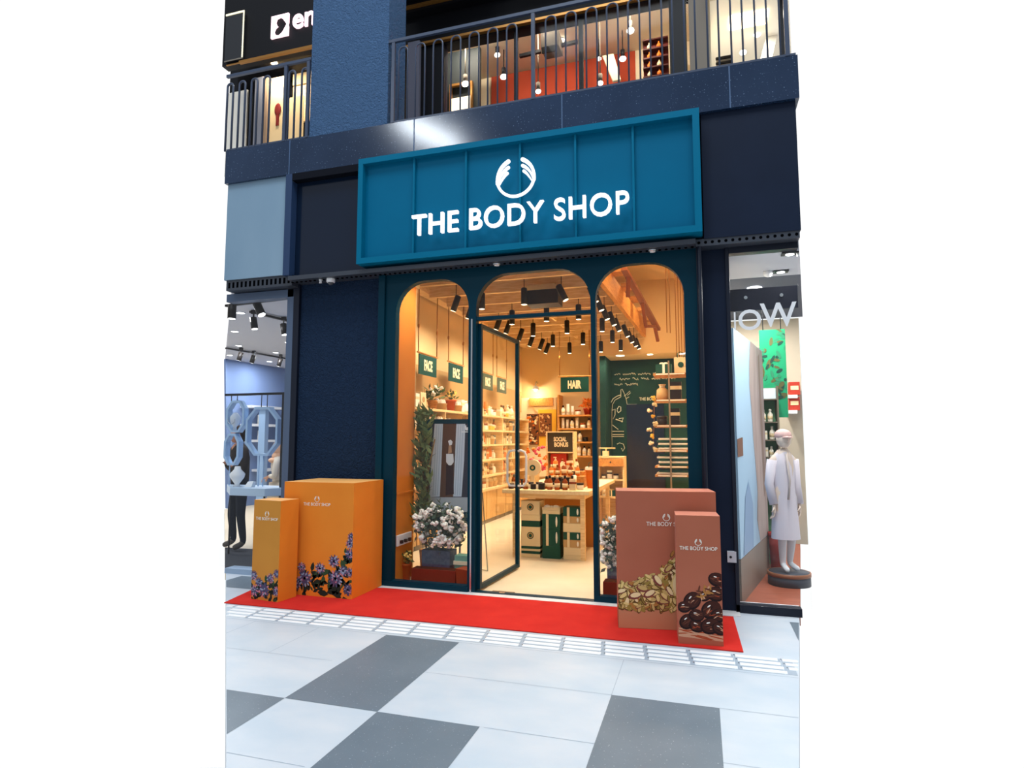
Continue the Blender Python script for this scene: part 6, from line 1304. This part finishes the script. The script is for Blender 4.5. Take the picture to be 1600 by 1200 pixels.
p = at(434, 171, 'y', 2.49); m = MB(); m.ell((p.x, 2.49, p.z), (0.07, 0.01, 0.12), 10, 8); m.box(p.x-0.03, p.x+0.03, 2.485, 2.495, p.z-0.3, p.z-0.1); m.build('red_mark', mat('dark_red', (120, 30, 24), 0.6, 0.2), o)
gpanel(452, 472, 153, 215, 2.5, M_cp, 'cream panel between the railing post and the upper pillar')
gpanel(458, 487, 110, 128, 2.7, M_cp, 'short cream panel high beside the upper pillar'); gpanel(458, 487, 136, 146, 2.7, M_wood, 'thin wood coloured strip beside the upper pillar')
for x_, z_ in ((-7.0, 8.18), (-6.0, 8.18)):
    m = MB(); m.cyl((x_, 2.3, z_), (x_, 2.3, z_+0.02), 0.06, n=14); tag(m.build('recessed_downlight', M_lampw), 'round ceiling lamp of the upper left shop, ' + ('left one' if x_ < -6.5 else 'right one'), 'downlight'); area_light('gallery_left_light', (x_, 2.25, z_-0.03), (x_, 2.7, 5.5), 0.15, 0.15, 24, (1, 0.9, 0.75), 'DISK')
# middle bay: dark header, black glazing bars, lit room with a red wall
m = MB(); m.box(-4.3, 0.27, 1.6, 1.8, 7.38, 9.4); m.box(-4.3, 0.27, 1.05, 1.6, 8.0, 8.2); struct('wall_gallery_header', m, M_dk)
m = MB(); m.box(-4.3, 0.2, 1.54, 1.60, 7.40, 7.435); struct('trim_41', m, M_gold)
m = MB(); m.hexa([(-4.3, 1.40, 7.90), (-0.9, 1.40, 7.90), (-0.9, 1.44, 7.90), (-4.3, 1.44, 7.90)], [(-4.3, 1.40, 7.94), (-0.9, 1.40, 7.94), (-0.9, 1.44, 7.94), (-4.3, 1.44, 7.94)]); m.mi(1).box(-4.3, 0.3, 1.44, 1.6, 7.86, 8.4); struct('trim_42', m, [M_gold, M_dk])
def vbar(px0, px1, Yp, m_, nm, z1=7.4, py=100):
    a = at(px0, py, 'y', Yp); b = at(px1, py, 'y', Yp); mb = MB(); mb.box(a.x, b.x, Yp, Yp+0.06, 5.2, z1); struct(nm, mb, m_)
vbar(637, 655, 1.45, mat('grey_strip_wall', (104, 106, 122), 0.6, 0.2), 'trim_43'); vbar(655, 694, 1.6, M_dk, 'trim_44'); vbar(803, 808, 1.65, M_dk, 'trim_45'); vbar(904.5, 911, 1.65, M_dk, 'trim_46'); vbar(1047, 1074, 1.6, M_dk, 'trim_47'); vbar(694, 697, 1.66, mat('navy_bar', (26, 34, 54), 0.5, 0.2), 'trim_48')
m = MB(); m.box(-4.2, 0.2, 1.62, 1.64, 5.2, 7.38); struct('window_6', m, glassmat('clear_gallery_glass', (0.98, 0.98, 0.98), 0.004))
ZC = 8.3
m = MB(); m.box(-4.9, 0.22, 1.8, 4.1, ZC, ZC+0.1); struct('ceiling_gallery_middle', m, M_crm)
m = MB(); m.box(-4.9, 0.3, 4.0, 4.1, 5.2, ZC); struct('wall_gallery_back', m, M_crm)
m = MB(); m.box(0.20, 0.26, 1.8, 4.1, 5.2, ZC); m.box(-4.9, -4.8, 1.8, 4.1, 5.2, ZC); struct('wall_gallery_side', m, M_crm)
a = at(768, 105, 'y', 3.97); b = at(992, 68, 'y', 3.97); zz_ = ZC-0.02
m = MB(); m.box(a.x, b.x, 3.96, 4.0, 5.2, zz_); struct('wall_gallery_red', m, M_redw)
a = at(652, 100, 'y', 3.0); b = at(750, 100, 'y', 3.0); m = MB(); m.box(a.x, b.x, 3.0, 3.06, 5.2, at(696, 84, 'y', 3.0).z); struct('wall_gallery_dark_screen', m, mat('dark_green_grey', (34, 40, 42), 0.6, 0.2))
a = at(703, 133, 'y', 2.95); b = at(738, 176, 'y', 2.95)
pf = thing('lit_window_display', 'small gold framed bright display window on the dark gallery wall', 'display', ((a.x+b.x)/2, 2.97, b.z))
m = MB(); m.plate([(a.x, b.z-0.6), (b.x, b.z-0.6), (b.x, a.z), (a.x, a.z)], [[(a.x+0.03, b.z-0.55), (b.x-0.03, b.z-0.55), (b.x-0.03, a.z-0.04), (a.x+0.03, a.z-0.04)]], (0, 2.93, 0), X, Z, Y*0.06); m.build('display_border', M_gold, pf)
m = MB(); m.box(a.x+0.03, b.x-0.03, 2.95, 2.99, b.z-0.55, a.z-0.25); m.build('lit_pane', mat('lit_pane', (255, 240, 214), 0.5, 0.1, emit=1.0), pf)
def glow(px, py, Yp, r, label):
    p = at(px, py, 'y', Yp); root = thing('gallery_spotlight', label, 'spotlight', p, 'small spotlights in the gallery shop'); m = MB(); m.ell(p, (r, r*0.7, r*0.8), 12, 8); m.build('bulb', M_lamp, root)
    m = MB(); m.cyl(p+Z*r*0.5, Vector((p.x, p.y, ZC)), 0.01, n=6); m.cyl(p+Z*r*0.6, p+Z*(r*0.6+0.12), 0.035, n=10); m.build('stem', M_dk if Yp > 3 else M_greyc, root)
for i, (px, py, Yp, r) in enumerate(((727, 131, 2.8, 0.06), (777, 86, 3.2, 0.05), (787, 120, 3.3, 0.06), (841, 143, 2.9, 0.045), (878, 63, 3.3, 0.045), (938, 130, 2.9, 0.045), (936, 92, 3.5, 0.04), (985, 48, 3.0, 0.06), (973, 92, 3.4, 0.055))):
    glow(px, py, Yp, r, f'small round glowing spotlight in the gallery shop, {ORD[i]} from the left')
for x_ in (-3.6, -2.2, -0.9): area_light('gallery_room_light', (x_, 2.6, ZC-0.05), (x_, 3.4, 5.5), 0.4, 0.2, 44, (1, 0.88, 0.72))
for i, x_ in enumerate((-3.6, -2.2, -0.9)):
    m = MB(); m.box(x_-0.2, x_+0.2, 2.5, 2.7, ZC-0.03, ZC-0.001); tag(m.build('ceiling_panel_light', M_lampw), f'flat ceiling light panel of the gallery shop, {ORD[i]} from the left', 'ceiling light', 'ceiling light panels of the gallery shop')
a = at(845, 52, 'y', 2.6); b = at(873, 70, 'y', 2.6); m = MB(); m.box(a.x, b.x, 2.6, 2.9, b.z, a.z); m.mi(1).box(a.x+0.02, b.x-0.02, 2.58, 2.6, b.z-0.1, b.z); m.box(a.x+0.1, b.x-0.1, 2.7, 2.8, a.z, ZC); tag(m.build('ceiling_unit', [M_greyc, M_dk]), 'grey and black ceiling unit high in the gallery shop', 'air unit')
m = MB(); m.bar(at(812, 88, 'y', 2.8), at(845, 80, 'y', 2.8), 0.05); m.bar(at(873, 72, 'y', 2.8), at(903, 65, 'y', 2.8), 0.05); tag(m.build('cable_tray', M_dk), 'two black horizontal bars either side of the gallery ceiling unit', 'bar')
m = MB(); q1 = at(950, 88, 'y', 3.4); q2 = at(964, 128, 'y', 2.6); m.hexa([q1-X*0.09, q1+X*0.09, q1+X*0.09+Z*0.03, q1-X*0.09+Z*0.03], [q2-X*0.06, q2+X*0.06, q2+X*0.06+Z*0.03, q2-X*0.06+Z*0.03]); tag(m.build('linear_vent', mat('vent_cream', (226, 206, 170), 0.6, 0.2)), 'slanting cream vent strip in front of the gallery red wall', 'vent')
# bottle rack right of the red wall
a = at(1004, 64, 'y', 3.3); b = at(1045, 118, 'y', 3.3)
rk = thing('wine_rack', 'dark red rack of small glowing bottles in the gallery', 'rack', ((a.x+b.x)/2, 3.35, b.z-1.0))
m = MB(); m.box(a.x, b.x, 3.38, 3.42, b.z-1.0, a.z+0.05); m.build('back', mat('maroon_back', (92, 24, 18), 0.6, 0.2), rk)
for k in range(9): zq = a.z-0.02-0.155*k; m = MB(); m.box(a.x, b.x, 3.28, 3.38, zq, zq+0.02); m.build('rack_board', mat('maroon_board', (70, 24, 20), 0.5, 0.2), rk)
for k in range(7):
    for j in range(4):
        zq = a.z-0.155*(k+1)+0.001; xq = a.x+0.10+0.15*j
        if xq > b.x-0.03: continue
        m = MB(); m.lathe((xq, 3.33, zq), [(0.035, 0), (0.035, 0.06), (0.012, 0.09), (0.012, 0.115)], 8)
        tag(m.build('bottle', [GM[5] if (k+j) % 3 else GM[1]]), f'small bottle in the {ORD[k]} row down of the gallery rack, {ORD[j]} from the left', 'bottle', 'bottles in the gallery rack')
# right bay
m = MB(); m.box(at(1077, 60, 'y', 1.6).x, at(1108, 60, 'y', 1.6).x, 1.55, 1.8, 5.2, 9.2); struct('wall_gallery_column', m, M_greyc)
m = MB(); m.prism([(0.25, 1.3), (1.14, 1.3), (1.55, 4.0), (0.25, 4.0)], (0, 0, 7.55), X, Y, Z*0.1); struct('ceiling_gallery_right', m, M_wp)
m = MB(); m.box(0.25, 1.30, 1.25, 1.7, 7.28, 8.3); struct('wall_gallery_right_header', m, M_crm)
m = MB(); m.box(0.25, 1.56, 4.0, 4.1, 5.2, 7.6); struct('wall_gallery_right_back', m, M_wp)
m = MB(); m.box(at(1220, 50, 'y', 1.6).x, at(1225, 50, 'y', 1.6).x, 1.6, 1.66, 5.2, 7.4); struct('trim_49', m, M_dk)
area_light('gallery_right_light', (0.8, 2.6, 7.5), (0.8, 3.3, 5.2), 0.5, 0.5, 46, (1, 0.96, 0.88))
m = MB(); m.box(0.55, 1.05, 2.45, 2.75, 7.52, 7.549); tag(m.build('ceiling_panel_light', M_lampw), 'flat ceiling light panel in the upper right shop', 'ceiling light')
for i, (px, py) in enumerate(((1183, 54), (1161, 82))):
    p = at(px, py, 'y', 3.0); root = thing('gallery_spotlight', f'small glowing spotlight in the upper right shop, the {"higher" if i == 0 else "lower"} one', 'spotlight', p, 'spotlights in the upper right shop'); m = MB(); m.ell(p, (0.05, 0.04, 0.035), 12, 8); m.build('bulb', M_lamp, root); m = MB(); m.cyl(p+Z*0.02, Vector((p.x, p.y, 7.55)), 0.009, n=6); m.build('stem', M_greyc, root)
m = MB(); q1 = at(1214, 25, 'y', 3.6); q2 = at(1200, 92, 'y', 2.6); m.hexa([q1-X*0.07, q1+X*0.07, q1+X*0.07+Z*0.02, q1-X*0.07+Z*0.02], [q2-X*0.10, q2+X*0.06, q2+X*0.06+Z*0.02, q2-X*0.10+Z*0.02]); tag(m.build('linear_vent', mat('vent_grey', (150, 146, 138), 0.6, 0.2)), 'slanting grey vent strip in the upper right shop', 'vent')
a = at(1119, 84, 'y', 2.4); b = at(1143, 105, 'y', 2.4); m = MB(); m.box(a.x, b.x, 2.4, 2.5, 5.2, a.z-0.05); 
for k in range(5): m.mi(1).box(a.x-0.01, b.x+0.01, 2.38, 2.4, a.z-0.1-0.07*k, a.z-0.07-0.07*k)
tag(m.build('shutter_stack', [M_greyc, M_dk]), 'small grey and black slatted stack in the upper right shop', 'shelf')
